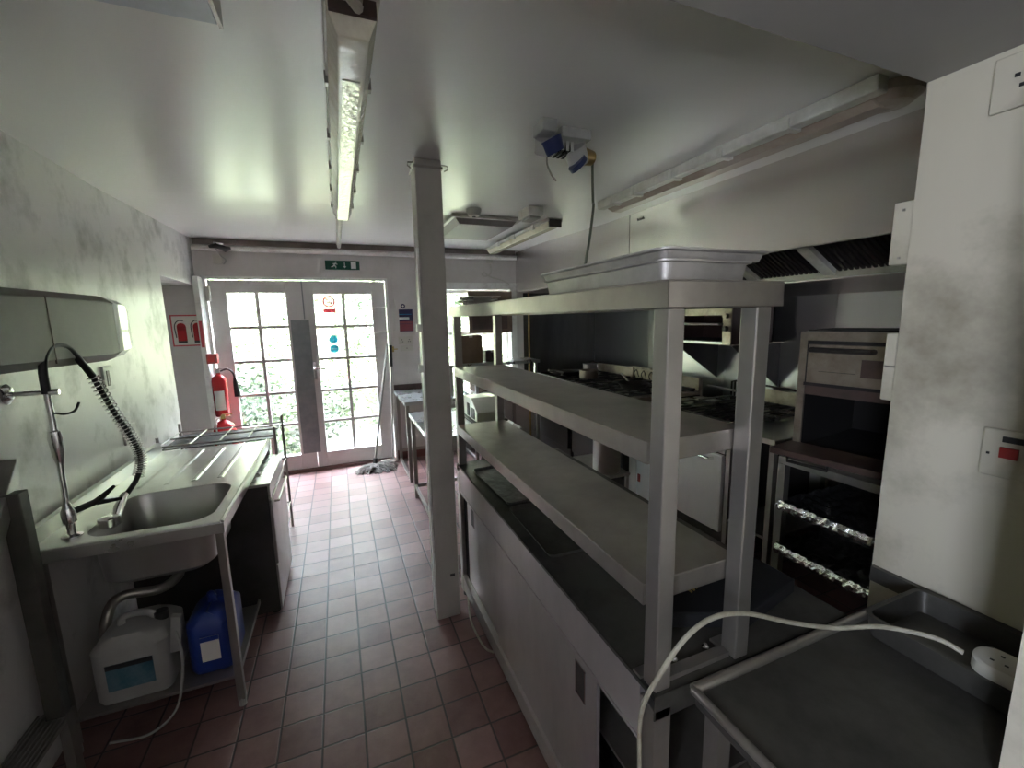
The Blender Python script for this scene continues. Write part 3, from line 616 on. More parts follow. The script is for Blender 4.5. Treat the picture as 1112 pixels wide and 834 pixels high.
g = MB(); g.box(-.008, .004, -Lw, 0, .585, .643); g.box(-.008, .004, -.035, 0, .0, .585); g.build('front_frame', m_oven, t, local=True)
MB().box(.0, .3, -.40, -.03, .644, .652).build('top_sheet', m_dark, t, local=True)
MB().box(-.010, .010, -Lw+.01, -.036, .39, .582).build('door', m_oven, t, local=True, bevel=.002)
MB().box(-.014, -.010, -.52, -.26, .44, .52).build('door_window', m_brown, t, local=True)
g = MB(); g.tube([(-.01, -.06, .557), (-.04, -.06, .557), (-.04, -.30, .557), (-.01, -.30, .557)], .012, 8); g.build('door_handle', m_dark, t, local=True)
MB().box(-.012, -.0095, -.24, -.09, .452, .454).build('door_mark', m_dark, t, local=True)
MB().box(-.008, .01, -Lw+.01, -.036, .335, .389).build('middle_band', m_brown, t, local=True)
MB().box(.02, D-.02, -Lw+.03, -.03, .018, .35).build('oven_cavity', m_cav, t, local=True) if False else None
g = MB(); g.box(D-.03, D-.02, -Lw+.03, -.03, .018, .35); g.box(.0, D-.03, -Lw+.03, -.03, .06, .066); g.build('cavity_lining', m_cav, t, local=True)
dd = MB().box(-.20, .0, -Lw+.0, .01, .055, .085).build('door', m_brown, t, local=True, bevel=.003)
g = MB(); g.tube([(-.15, -.05, .055), (-.15, -.05, .02), (-.15, -.22, .02), (-.15, -.22, .055)], .008, 8); g.build('door_handle', m_dark, dd, local=True)
# ------------------------------------------------------------------ sink corner
ZS = .812; sx0, sx1, sy0, sy1 = -1.045, -.465, 1.86, 3.12
t = thing('sink_unit', 'stainless steel catering sink with right-hand ribbed drainer', 'sink', (-.75, 2.5, 0))
b0, b1, b2, b3 = -.925, -.520, 1.925, 2.36
def hole_plate(o, inn, z):
    bm = bmesh.new(); oo = [bm.verts.new((x, y, z)) for x, y in o]; ii = [bm.verts.new((p[0], p[1], z)) for p in inn]
    es = [bm.edges.new((oo[k], oo[(k+1) % len(oo)])) for k in range(len(oo))]+[bm.edges.new((ii[k], ii[(k+1) % len(ii)])) for k in range(len(ii))]
    bmesh.ops.triangle_fill(bm, use_beauty=True, use_dissolve=False, edges=es); return bm
inn = rrect(b0, b1, b2, b3, .085, ZS, 7)
g = MB(); g.b.free(); g.b = hole_plate([(sx0, sy0), (sx1, sy0), (sx1, sy1), (sx0, sy1)], inn, ZS)
g.box(sx1-.004, sx1, sy0, sy1, ZS-.04, ZS); g.box(sx0, sx1, sy0, sy0+.004, ZS-.04, ZS); g.box(sx0, sx1, sy1-.004, sy1, ZS-.04, ZS)
g.tube([(sx1-.008, sy0+.01, ZS+.002), (sx1-.008, sy1-.01, ZS+.002)], .008, 8); g.tube([(sx0, sy0+.008, ZS+.001), (sx1-.01, sy0+.008, ZS+.001)], .006, 8)
g.build('sink_top', m_steel, t)
g = MB(); g.loft([inn, rrect(b0+.006, b1-.006, b2+.006, b3-.006, .08, ZS-.012, 7), rrect(b0+.02, b1-.02, b2+.02, b3-.02, .075, ZS-.20, 7), rrect(b0+.05, b1-.05, b2+.05, b3-.05, .06, ZS-.225, 7)], False, True)
g.build('bowl', m_steel, t, smooth=True)
MB().lathe((-.72, 2.14, ZS-.224), [(.035, 0), (.035, .002), (.02, .001)], 18).build('waste', m_chrome, t)
g = MB()
for k in range(4):
    x = -.93+k*.11; g.prism([(x-.014, ZS+.0), (x-.005, ZS+.0025), (x+.005, ZS+.0025), (x+.014, ZS+.0)], 'y', 2.45, 3.05)
g.build('drainer_rib', m_steel, t)
g = MB(); g.box(sx0-.004, sx0+.006, sy0, sy1, ZS-.03, ZS+.055); g.box(sx0-.02, sx0+.006, sy0, sy1, ZS+.052, ZS+.058); g.build('splash_upstand', m_steel, t)
for x in (sx0+.03, sx1-.02):
    for y in (sy0+.025, sy1-.03):
        MB().box(x-.014, x+.014, y-.014, y+.014, .03, ZS-.04).build('leg', m_leg, t, bevel=.002)
        MB().cyl((x, y, 0), (x, y, .035), .015, 12).build('foot', m_gplast, t)
g = MB(); g.box(sx0+.03, sx1-.02, sy0+.02, 2.36, .13, .142); g.box(sx1-.026, sx1-.018, sy0+.02, 2.40, .12, .145); g.build('undershelf', m_leg, t)
g = MB(); g.tube(bez([(-.72, 2.14, .585), (-.72, 2.14, .50), (-.80, 2.16, .44), (-.92, 2.12, .46), (-.95, 2.06, .40), (-.97, 2.04, .2), (-1.0, 2.02, .05)], 6), .02, 10); g.build('waste_pipe', m_shelf, t, smooth=True)
# pre-rinse spray tap
t = thing('pre_rinse_tap', 'chrome pre-rinse spray tap with coiled hose over the sink', 'tap', (-.96, 1.97, ZS))
g = MB(); g.lathe((-.955, 1.965, ZS+.001), [(.030, 0), (.030, .006), (.012, .012), (.012, .05), (.020, .058), (.021, .10), (.014, .115), (.009, .13)], 20); g.build('tap_body', m_chrome, t, smooth=True)
g = MB(); g.tube([(-.955, 1.965, ZS+.09), (-.90, 2.03, ZS+.10)], .012, 10); g.tube([(-.90, 2.03, ZS+.10), (-.87, 2.10, ZS+.13)], [.013, .006], 8); g.tube([(-.90, 2.03, ZS+.095), (-.84, 2.07, ZS+.085)], [.010, .006], 8); g.build('lever', m_rubber, t, smooth=True)
g = MB(); g.tube(bez([(-.955, 1.965, ZS+.13), (-.957, 1.975, 1.10), (-.96, 1.985, 1.25), (-.962, 1.985, 1.39)], 6), .009, 12); g.lathe((-.957, 1.975, 1.08), [(.009, 0), (.016, .04), (.020, .10), (.017, .125), (.009, .13)], 10, sc=(1, .8)); g.build('riser', m_chrome, t, smooth=True)
arch = bez([(-.962, 1.985, 1.34), (-.962, 1.99, 1.43), (-.965, 2.03, 1.485), (-.965, 2.09, 1.505), (-.962, 2.16, 1.49), (-.955, 2.22, 1.43), (-.945, 2.26, 1.37)], 8)
g = MB(); g.tube(arch, .0125, 12); g.build('hose_arch', m_rubber, t, smooth=True)
hose = bez([(-.945, 2.26, 1.37), (-.92, 2.31, 1.22), (-.89, 2.36, 1.08), (-.875, 2.375, .98), (-.88, 2.33, .90), (-.90, 2.24, .845)], 14)
g = MB(); g.tube(hose, .010, 10); g.build('hose', m_rubber, t, smooth=True)
sp = []; turns = 34; NN = turns*12
for k in range(NN+1):
    q = k/NN*(len(hose)-16); i = int(q); a = hose[min(i, len(hose)-1)].lerp(hose[min(i+1, len(hose)-1)], q-i); T = (hose[min(i+1, len(hose)-1)]-hose[max(i-1, 0)]).normalized()
    A = Vector((1, 0, 0)); A = (A-T*A.dot(T)).normalized(); B = T.cross(A); th = 2*math.pi*k/12
    sp.append(a+(A*math.cos(th)+B*math.sin(th))*.021)
g = MB(); g.tube(sp, .0028, 5); g.build('spring', m_chrome, t, smooth=True)
g = MB(); g.tube([(-.90, 2.245, .855), (-.895, 2.17, .83), (-.885, 2.10, .80)], [.014, .018, .016], 12); g.lathe((-.885, 2.06, .800), [(.015, -.012), (.034, 0), (.034, .03), (.02, .035)], 16); g.build('spray_head', m_chrome, t, smooth=True)
g = MB(); g.tube([(LX(1.98)+.004, 2.0, 1.345), (-.962, 1.985, 1.345)], .008, 10); g.tube([(-.962, 1.985, 1.345), (-.93, 1.99, 1.345)], .011, 10); g.lathe((LX(1.98), 2.0, 1.345), [(.036, 0.002), (.036, .008), (.022, .018), (.009, .02)], 20, axis='x'); g.build('wall_bracket', m_chrome, t, smooth=True)
g = MB(); g.tube(bez([(-.95, 1.985, 1.27), (-.93, 2.0, 1.262), (-.92, 2.04, 1.265), (-.918, 2.07, 1.29)], 6), .004, 8); g.build('spray_hook', m_rubber, t)
# dispenser
t = thing('towel_dispenser', 'large beige plastic wall dispenser above the sink', 'dispenser', (-1.0, 2.3, 1.4))
g = MB()
def dsec(y, x1, z0, z1, ch=.03):
    xw = LX(y)+.003; return [(xw, y, z0), (x1-ch, y, z0), (x1, y, z0+ch), (x1, y, z1-ch*.8), (x1-ch, y, z1), (xw, y, z1)]
g.loft([dsec(1.78, -.955, 1.43, 1.70), dsec(2.50, -.955, 1.415, 1.705), dsec(2.57, -.958, 1.42, 1.70)]); g.build('cover', m_disp, t, bevel=.004)
g = MB(); g.loft([dsec(2.572, -.959, 1.42, 1.70), dsec(2.70, -.962, 1.43, 1.692), dsec(2.79, -.985, 1.455, 1.665), dsec(2.83, -1.02, 1.50, 1.64, .01)]); g.build('end_cap', mat('glossy_grey_plastic', (.55, .55, .56), .12, coat=.6), t, smooth=True)
MB().box(-.958, -.953, 2.06, 2.064, 1.44, 1.68).build('seam', m_brown, t)
# sockets on the left wall
def lsock(lab, y, z, w_, h_, dark=True, nm='wall_socket'):
    x = LX(y); o = thing(nm, lab, 'socket', (x, y, z)); MB().box(x+.001, x+.014, y-w_/2, y+w_/2, z-h_/2, z+h_/2).build('face_plate', m_lwall, o, bevel=.003)
    if dark: MB().box(x+.013, x+.017, y-w_*.28, y-w_*.02, z-h_*.32, z+h_*.32).build('switch_slot', m_brown, o)
lsock('stained white wall switch just below the beige dispenser', 2.78, 1.31, .10, .12)
lsock('stained white switched socket above the sink drainer', 2.93, .98, .14, .10)
# left foreground stand
t = thing('rack_stand', 'tall steel stand cut off by the left frame edge beside the sink', 'stand', (-1.0, 1.6, 0))
MB().box(-1.010, -.960, 1.755, 1.80, .26, 1.06).build('post', m_ctr, t, bevel=.003, label='dark front post')
MB().box(-.985, -.958, 1.76, 1.80, 0, .26).build('leg', m_leg, t); MB().box(-1.035, -.96, 1.10, 1.14, 0, 1.0).build('post', m_leg, t)
g = MB(); g.prism([(1.835, 1.155), (1.835, 1.09), (1.60, .76), (1.54, .76), (1.60, .86)], 'x', -1.055, -.99); g.build('tilted_panel', m_steel, t, bevel=.003)
MB().box(-1.07, -1.045, 1.72, 1.835, 1.10, 1.19).build('back_stop', m_dark, t)
g = MB(); g.box(-1.05, -.96, 1.10, 1.80, .235, .25)
for k in range(7): g.tube([(-1.05+.014*k, 1.1, .256), (-1.05+.014*k, 1.8, .256)], .003, 6)
g.build('wire_shelf', m_leg, t)
# jerrycans
def jerry(lab, x0, x1, y0, y1, z0, h, m_, cap, lab_m, hx):
    o = thing('jerrycan', lab, 'container', ((x0+x1)/2, (y0+y1)/2, z0)); g = MB()
    g.loft([rrect(x0+.01, x1-.01, y0+.01, y1-.01, .03, z0+.0), rrect(x0, x1, y0, y1, .04, z0+.02), rrect(x0, x1, y0, y1, .04, z0+h*.80), rrect(x0+.02, x1-.02, y0+.02, y1-.02, .04, z0+h*.90), rrect(x0+.05, x1-.06, y0+.03, y1-.03, .03, z0+h*.96)])
    g.build('can_body', m_, o, smooth=True)
    xc = x0+.05; ym = (y0+y1)/2
    g = MB(); g.tube(bez([(x0+.07, ym, z0+h*.90), (x0+.08, ym, z0+h*1.06), (x1-.09, ym, z0+h*1.06), (x1-.05, ym, z0+h*.90)], 6), .013, 10); g.build('carry_handle', m_, o, smooth=True)
    MB().cyl((x1-.045, ym, z0+h*.88), (x1-.045, ym, z0+h*1.03), .024, 18).build('screw_cap', cap, o)
    l = MB().box(x0+.05, x1-.05, y0-.002, y0+.001, z0+h*.22, z0+h*.62).build('paper_label', lab_m, o)
    MB().box(x0+.05, x1-.05, y0-.003, y0-.0015, z0+h*.55, z0+h*.62).build('label_header', m_labk if lab_m is m_labt else m_canb, l)
    return o
jerry('milky white chemical jerrycan with teal label under the sink', -.955, -.71, 1.90, 2.13, .143, .27, m_can, m_labk, m_labt, 1)
jerry('blue plastic jerrycan with pale label beside the white one', -.665, -.50, 1.93, 2.15, .143, .27, m_canb, m_canb, m_lab, 1)
MB().prism([(-.705, .30), (-.67, .30), (-.655, .44), (-.685, .45)], 'y', 1.90, 1.925).build('funnel_spout', m_can, smooth=False, tag=('pale plastic spout propped between the two jerrycans', 'spout'))
MB().tube(bez([(-.69, 1.94, .40), (-.675, 1.90, .38), (-.665, 1.885, .25), (-.70, 1.87, .08), (-.79, 1.86, .012), (-.92, 1.88, .008)], 8), .005, 8).build('drain_hose', m_clear, smooth=True, tag=('thin clear hose drooping to the floor below the sink', 'hose'))
# glasswasher under the drainer
t = thing('glasswasher', 'low steel under-counter glasswasher under the far end of sink', 'dishwasher', (-.7, 2.7, 0))
g = MB(); g.box(-1.0, -.40, 2.44, 2.97, .03, .735); g.build('body', m_oven if False else mat('dark_side_panel', (.10, .095, .09), .4, .6, c2=(.06, .055, .05), ns=4), t)
MB().box(-1.0, -.385, 2.435, 2.975, .735, .75).build('lid', m_tabt, t, bevel=.002)
d = MB().box(-.40, -.385, 2.44, 2.97, .30, .655).build('door', m_door, t, bevel=.004)
MB().box(-.40, -.388, 2.44, 2.97, .665, .733).build('control_panel', m_steel, t, bevel=.003); MB().box(-.40, -.39, 2.44, 2.97, .04, .29).build('panel', m_door, t, bevel=.003)
g = MB(); g.tube([(-.385, 2.52, .62), (-.365, 2.52, .62), (-.365, 2.90, .62), (-.385, 2.90, .62)], .006, 8); g.build('door_handle', m_leg, d)
g = MB()
for x in (-.95, -.43):
    for y in (2.49, 2.92): g.cyl((x, y, 0), (x, y, .03), .02, 10)
g.build('foot', m_rubber, t)
# wire rack beyond the sink
t = thing('wire_rack_trolley', 'wire-topped steel trolley beyond the sink drainer', 'trolley', (-.73, 3.36, 0))
g = MB(); zt = .83; rx0, rx1, ry0, ry1 = -1.07, -.44, 3.16, 3.56
for k in range(5): x = rx0+(rx1-rx0)*k/4; g.tube([(x, ry0, zt), (x, ry1, zt)], .005, 6)
for k in range(3): y = ry0+(ry1-ry0)*k/2; g.tube([(rx0, y, zt), (rx1, y, zt)], .006, 6)
g.build('wire_top', m_leg, t)
MB().box(rx0+.01, rx1-.01, ry0+.01, ry1-.01, zt-.025, zt-.02).build('drip_tray', m_dark, t)
for x in (rx0, rx1):
    for y in (ry0, ry1): MB().cyl((x, y, .0), (x, y, zt+.06), .009, 10).build('post', m_leg, t)
for z in (.55, .2):
    g = MB(); g.tube([(rx0, ry0, z), (rx1, ry0, z)], .006, 6); g.tube([(rx0, ry1, z), (rx1, ry1, z)], .006, 6); g.tube([(rx1, ry0, z), (rx1, ry1, z)], .006, 6); g.tube([(rx0, ry0, z), (rx0, ry1, z)], .006, 6)
    for k in range(1, 8): g.tube([(rx0+(rx1-rx0)*k/8, ry0, z), (rx0+(rx1-rx0)*k/8, ry1, z)], .003, 6)
    g.build('wire_shelf', m_leg, t)
# ------------------------------------------------------------------ fire extinguishers and signs
def exting(lab, x, y, z0, R_, h, horn):
    o = thing('fire_extinguisher', lab, 'fire extinguisher', (x, y, z0), group=None)
    MB().lathe((x, y, z0), [(R_*.9, 0), (R_, .012), (R_, h-R_), (R_*.85, h-R_*.45), (R_*.45, h-R_*.1), (.018, h), (.018, h+.02)], 26).build('cylinder', m_red, o, smooth=True)
    g = MB(); g.box(x-.016, x+.016, y-.02, y+.02, h+z0+.015, h+z0+.05); g.box(x-.01, x+.075, y-.008, y+.008, z0+h+.05, z0+h+.058); g.box(x-.01, x+.06, y-.008, y+.008, z0+h+.03, z0+h+.036); g.build('valve', m_brass if not horn else m_leg, o)
    # label wraps the front
    g = MB(); A = [math.radians(a) for a in range(-130, -49, 10)]; rr = R_+.0012
    V = [[(x+rr*math.cos(a), y+rr*math.sin(a), z) for a in A] for z in (z0+h*.16, z0+h*.62)]
    for i in range(len(A)-1): g.quad(V[0][i], V[0][i+1], V[1][i+1], V[1][i])
    g.build('paper_label', m_lab, o)
    if horn:
        g = MB(); g.tube(bez([(x+.02, y, z0+h+.03), (x+.08, y-.01, z0+h+.045), (x+.12, y-.01, z0+h+.01), (x+.13, y-.01, z0+h-.05)], 6), .008, 8); g.tube([(x+.13, y-.01, z0+h-.04), (x+.133, y-.01, z0+h-.08), (x+.14, y-.01, z0+h-.22)], [.012, .02, .028], 14); g.build('discharge_horn', m_rubber, o, smooth=True)
    else:
        g = MB(); g.tube(bez([(x-.02, y, z0+h+.03), (x-.05, y-.03, z0+h), (x-.04, y-R_-.01, z0+h-.15), (x-.03, y-R_-.01, z0+h*.3)], 6), .008, 8); g.build('hose', m_lab, o, smooth=True)
    return o
exting('red CO2 fire extinguisher with black horn hung left of the doors', -1.075, 4.76, .70, .062, .40, True)
exting('red fire extinguisher hung lower, below the one with black horn', -1.05, 4.64, .20, .09, .48, False)
t = thing('break_glass_point', 'small red box on the white lining above the extinguishers', 'alarm box', (-1.09, 4.70, 1.25))
MB().box(-1.13, -1.045, 4.66, 4.72, 1.21, 1.30).build('casing', m_rsw, t, bevel=.004); MB().box(-1.115, -1.06, 4.656, 4.661, 1.225, 1.285).build('front_plate', m_red, t)
t = thing('extinguisher_sign', 'cream notice picturing two red fire extinguishers in the recess', 'sign', (-1.3, YB-.002, 1.51))
zz0, zz1, xx0, xx1 = 1.37, 1.66, -1.42, -1.15
g = MB(); g.box(xx0, xx1, YB-.004, YB-.001, zz0, zz1); g.build('backing', m_signr, t); MB().box(xx0+.012, xx1-.012, YB-.0055, YB-.004, zz0+.012, zz1-.012).build('panel', m_lab, t)
g = MB()
for cx in (xx0+.08, xx0+.205):
    g.box(cx-.035, cx+.035, YB-.008, YB-.0055, zz0+.05, zz0+.18); g.cyl((cx, YB-.0055, zz0+.18), (cx, YB-.008, zz0+.18), .035, 20)
g.build('red_cylinder_picture', m_red, t)
g = MB()
for cx in (xx0+.08, xx0+.205):
    g.tube(bez([(cx+.02, YB-.008, zz0+.235), (cx-.02, YB-.008, zz0+.235), (cx-.05, YB-.008, zz0+.19), (cx-.045, YB-.008, zz0+.08)], 5), .004, 6); g.box(cx-.035, cx+.035, YB-.0085, YB-.008, zz0+.03, zz0+.05)
g.build('hose_picture', m_rubber, t)
g = MB(); g.box(-1.165, -1.14, 4.7165, 4.7195, 1.36, 1.60); o = g.build('white_red_notice', m_signr, tag=('narrow red and white notice stuck on the white lining strip', 'sign'))
# exit sign
t = thing('exit_sign', 'green emergency exit sign above the french doors', 'sign', (.10, YB-.02, 2.14))
ex0, ex1, ez0, ez1 = -.065, .265, 2.095, 2.185
MB().box(ex0, ex1, YB-.012, YB-.001, ez0, ez1).build('panel', m_green, t, bevel=.002)
yy = YB-.0135
g = MB(); cx = ex0+.09; cz = 2.14
g.cyl((cx+.012, yy+.001, cz+.028), (cx+.012, yy, cz+.028), .008, 12)
for a, b_, rr in (((cx+.005, cz+.017), (cx-.008, cz-.006), .007), ((cx+.006, cz+.014), (cx+.026, cz+.006), .004), ((cx+.002, cz+.014), (cx-.018, cz+.012), .004), ((cx-.008, cz-.006), (cx+.012, cz-.014), .005), ((cx+.012, cz-.014), (cx+.008, cz-.032), .004), ((cx-.008, cz-.006), (cx-.022, cz-.018), .005), ((cx-.022, cz-.018), (cx-.036, cz-.018), .004)):
    g.tube([(a[0], yy, a[1]), (b_[0], yy, b_[1])], rr, 6)
g.build('running_figure', m_signw, t)
g = MB(); ax = ex0+.185; g.box(ax-.004, ax+.004, yy, yy+.001, cz-.012, cz+.028); g.prism([(ax-.016, cz-.010), (ax+.016, cz-.010), (ax, cz-.030)], 'y', yy, yy+.001); g.build('down_arrow', m_signw, t)
MB().box(ex1-.085, ex1-.035, yy, yy+.001, cz-.034, cz+.034).build('door_symbol', m_signw, t)
# poster & sockets right of the doors
t = thing('safety_notice', 'navy and maroon safety poster right of the french doors', 'poster', (.69, YB-.002, 1.56))
MB().box(.595, .785, YB-.004, YB-.001, 1.445, 1.685).build('sheet', m_navy, t)
MB().box(.60, .78, YB-.0055, YB-.004, 1.45, 1.555).build('text_band', m_maroon, t); MB().box(.635, .745, YB-.0065, YB-.0045, 1.575, 1.60).build('title_bar', m_signw, t); MB().box(.61, .77, YB-.0065, YB-.0045, 1.628, 1.634).build('rule_line', m_signb, t); MB().box(.61, .77, YB-.0065, YB-.0055, 1.525, 1.529).build('rule_line', m_navy, t)
t = thing('round_badge', 'small round dark blue sticker above the safety poster', 'sticker', (.685, YB-.002, 1.73)); g = MB(); disc(g, .685, YB-.001, 1.72, .024); g.build('disc', m_navy, t); g = MB(); disc(g, .685, YB-.003, 1.72, .010); g.build('badge_mark', m_lab, t)
def bsock(lab, x, z, w_, h_, nm='double_socket', marks=()):
    o = thing(nm, lab, 'socket', (x, YB-.01, z)); MB().box(x-w_/2, x+w_/2, YB-.016, YB-.001, z-h_/2, z+h_/2).build('face_plate', m_socket, o, bevel=.003)
    g = MB()
    for mx_, mz in marks: g.box(x+mx_-.006, x+mx_+.006, YB-.018, YB-.0155, z+mz-.004, z+mz+.004)
    if marks: g.build('pin_holes', m_rubber, o)
    else: g.b.free()
bsock('white double socket directly under the safety poster', .69, 1.345, .15, .085, marks=((-.04, .01), (-.05, -.012), (-.03, -.012), (.04, .01), (.03, -.012), (.05, -.012)))
bsock('small white fused switch below the double socket', .70, 1.26, .14, .06, 'fused_switch', marks=((0, 0),))
bsock('small white cable box near the ceiling above the window', 1.70, 2.235, .08, .08, 'junction_box')
bsock('white cable box at the top left of the far wall', -.99, 2.17, .075, .085, 'junction_box')
t = thing('cable_loop', 'loose white cable loop hanging above the window', 'cable', (1.7, YB-.03, 2.1)); MB().tube(bez([(1.70, YB-.02, 2.19), (1.71, YB-.03, 2.12), (1.69, YB-.03, 2.07), (1.63, YB-.03, 2.045), (1.60, YB-.03, 2.07), (1.63, YB-.03, 2.09), (1.70, YB-.04, 2.04), (1.85, YB-.04, 2.0), (1.93, YB-.04, 1.96)], 7), .006, 8).build('cable', m_socket, t, smooth=True)
t = thing('brass_latch', 'small brass door hook on the frame beside the mop', 'latch', (.56, YB-.02, 1.25)); g = MB(); g.box(.535, .56, YB-.02, YB-.001, 1.225, 1.285); g.box(.56, .60, YB-.015, YB-.008, 1.25, 1.26); g.build('latch_plate', m_brass, t)
t = thing('wire_hook', 'white wire coat hook on the wall left of the poster', 'hook', (.56, YB-.02, 1.72)); g = MB(); g.tube([(.55, YB-.005, 1.82), (.555, YB-.02, 1.70), (.60, YB-.03, 1.69), (.59, YB-.02, 1.80)], .006, 6); g.build('hook_wire', m_socket, t)
MB().box(.575, .635, YB-.012, YB-.001, 1.30, 2.24).build('trunking', m_wall, tag=('vertical painted cable trunking left of the safety poster', 'trunking')) if True else None
# ceiling pipe on the far wall
g = MB(); g.tube([(-1.17, YB-.045, 2.262), (2.02, YB-.045, 2.262)], .024, 12)
for x in (-.6, .3, 1.2): g.box(x-.01, x+.01, YB-.05, YB-.001, 2.243, 2.287)
g.build('ceiling_pipe', m_pipe, smooth=True, tag=('painted pipe running along the far wall under ceiling', 'pipe'))
MB().box(-1.17, 2.02, YB-.02, YB-.001, 2.30, 2.350).build('trim_4', m_pbr, kind='structure')
t = thing('emergency_lamp_remains', 'broken black fitting with dangling wire at far wall top left', 'fitting', (-.95, YB-.07, 2.26)); g = MB(); g.tube([(-1.03, YB-.075, 2.27), (-.97, YB-.08, 2.285), (-.90, YB-.075, 2.25), (-.86, YB-.075, 2.262)], [.012, .028, .026, .012], 10); g.build('fitting_body', m_rubber, t, smooth=True)
g = MB(); g.tube([(-.99, YB-.09, 2.30), (-.91, YB-.09, 2.29)], .012, 8); g.build('chrome_clip', m_chrome, t); g = MB(); g.tube(bez([(-.98, YB-.07, 2.26), (-.96, YB-.04, 2.20), (-.92, YB-.03, 2.16), (-.94, YB-.03, 2.12)], 5), .006, 6); g.build('dangling_wire', m_gplast, t)
t = thing('door_contact', 'small white sensor block on the upper door frame', 'sensor', (-1.09, YB-.03, 1.85)); MB().box(-1.115, -1.075, YB-.05, YB-.004, 1.78, 1.92).build('casing', m_socket, t, bevel=.01)
g = MB(); g.tube([(.36, YB-.012, 1.70), (.52, YB-.035, 1.705)], .006, 6); g.build('door_stay', m_trim, tag=('upper white bar across the right door edge', 'door stay'))
g = MB(); g.tube([(.36, YB-.012, 1.44), (.52, YB-.035, 1.45)], .006, 6); g.build('door_stay', m_trim, tag=('lower white bar across the right door edge', 'door stay'))
# mop and second handle
t = thing('mop', 'cotton floor mop leaning on the right french door', 'mop', (.30, 4.6, 0))
MB().tube([(.26, 4.62, .06), (.49, 4.83, 1.32)], .012, 10).build('mop_handle', m_gplast, t, smooth=True); MB().cyl((.255, 4.615, .03), (.272, 4.63, .12), .022, 12).build('mop_socket', m_labk, t)
g = MB(); rnd = random.Random(3)
for k in range(110):
    a = rnd.uniform(0, 2*math.pi); L_ = rnd.uniform(.08, .21); bx = .27+rnd.uniform(-.03, .05); by = 4.59+rnd.uniform(-.03, .03)
    ex = bx+L_*math.cos(a)*1.15; ey = min(4.79, by+L_*math.sin(a)*.75); mz = rnd.uniform(.02, .075)
    g.tube(bez([(bx, by, .06), ((bx*2+ex)/3+rnd.uniform(-.03, .03), (by*2+ey)/3, mz), ((bx+ex*2)/3+rnd.uniform(-.03, .03), (by+ey*2)/3, mz*.6+.008), (ex, ey, .008)], 4), .0065, 5)
g.build('mop_head', m_mop, t, smooth=True)
t = thing('squeegee', 'black-gripped squeegee stood upright beside the mop', 'squeegee', (.46, 4.80, 0)); MB().tube([(.47, 4.815, .02), (.515, 4.835, 1.07)], .010, 10).build('pole', m_gplast, t); MB().tube([(.515, 4.835, 1.07), (.523, 4.838, 1.30)], .018, 10).build('grip', m_rubber, t); MB().box(.34, .52, 4.80, 4.83, 0.001, .03).build('blade', m_lab, t)
# ------------------------------------------------------------------ tables under the window
def ftable(lab, x0, x1, y0, y1, zt, up=False):
    t = thing('prep_table', lab, 'table', ((x0+x1)/2, (y0+y1)/2, 0)); MB().box(x0, x1, y0, y1, zt-.035, zt).build('table_top', m_tabt, t, bevel=.003)
    for x in (x0+.03, x1-.03):
        for y in (y0+.03, y1-.03): MB().box(x-.016, x+.016, y-.016, y+.016, .0, zt-.035).build('leg', m_leg, t)
    g = MB(); g.box(x0+.015, x0+.035, y0+.04, y1-.04, .10 if not up else .012, .13 if not up else .035); g.box(x0+.04, x1-.04, y1-.04, y1-.02, .10, .13); g.build('cross_rail', m_leg, t)
    if up: MB().box(x0, x1, y1-.015, y1, zt, zt+.06).build('upstand', m_brown, t)
    return t
ftable('small steel table against the far wall beside the doors', .53, 1.10, 4.06, 4.84, .80, True)
ftable('long pale steel prep table running below the window', .515, 1.20, 2.80, 3.72, .775)
ftable('steel table in the window bay beyond the prep table', 1.22, 1.98, 4.10, 4.84, .80)
# card machine / scale on the long table
t = thing('weighing_scale', 'silver slope-fronted counter scale on the long prep table', 'scale', (1.0, 3.25, .775))
g = MB(); g.prism([(3.05, .777), (3.42, .777), (3.42, .94), (3.20, .95), (3.05, .86)], 'x', .93, 1.16); g.build('body', m_steel, t, bevel=.008)
MB().box(.925, .93, 3.10, 3.20, .80, .88).build('display', m_rubber, t); MB().box(.925, .93, 3.24, 3.30, .80, .90).build('keypad', m_dark, t)
MB().box(.90, 1.18, 3.04, 3.43, .776, .79).build('base_tray', m_dark, t)
# shelf, boxes and board in the window
t = thing('window_shelf', 'steel shelf on two uprights standing in front of the window', 'shelf', (1.45, 4.3, .8))
MB().box(1.0, 1.98, 4.12, 4.45, 1.09, 1.12).build('shelf_board', m_tabt, t)
for x in (1.02, 1.28, 1.95):
    MB().box(x-.014, x+.014, 4.15, 4.18, .801, 1.09).build('upright', m_steel, t)
t = thing('noticeboard', 'brown-framed dark noticeboard hanging in the window', 'board', (1.62, 4.80, 1.6)); MB().box(1.42, 1.96, 4.835, 4.854, 1.40, 1.88).build('frame', m_wood, t); MB().box(1.46, 1.90, 4.83, 4.835, 1.44, 1.75).build('board_face', m_brown, t)
def carton(lab, x0, x1, y0, y1, z0, z1, m_=m_wood):
    o = thing('carton', lab, 'box', ((x0+x1)/2, (y0+y1)/2, z0)); MB().box(x0, x1, y0, y1, z0, z1).build('box_body', m_, o, bevel=.003); MB().box((x0+x1)/2-.02, (x0+x1)/2+.02, y0-.001, y1+.001, z1-.02, z1+.001).build('tape', m_lab, o)
carton('brown carton standing on the window shelf', 1.12, 1.36, 4.18, 4.38, 1.121, 1.40)
carton('small dark carton beside the brown one on window shelf', 1.40, 1.55, 4.20, 4.36, 1.121, 1.24, m_brown)
carton('brown carton on the table in the window bay', 1.30, 1.85, 4.25, 4.5, .801, .93)
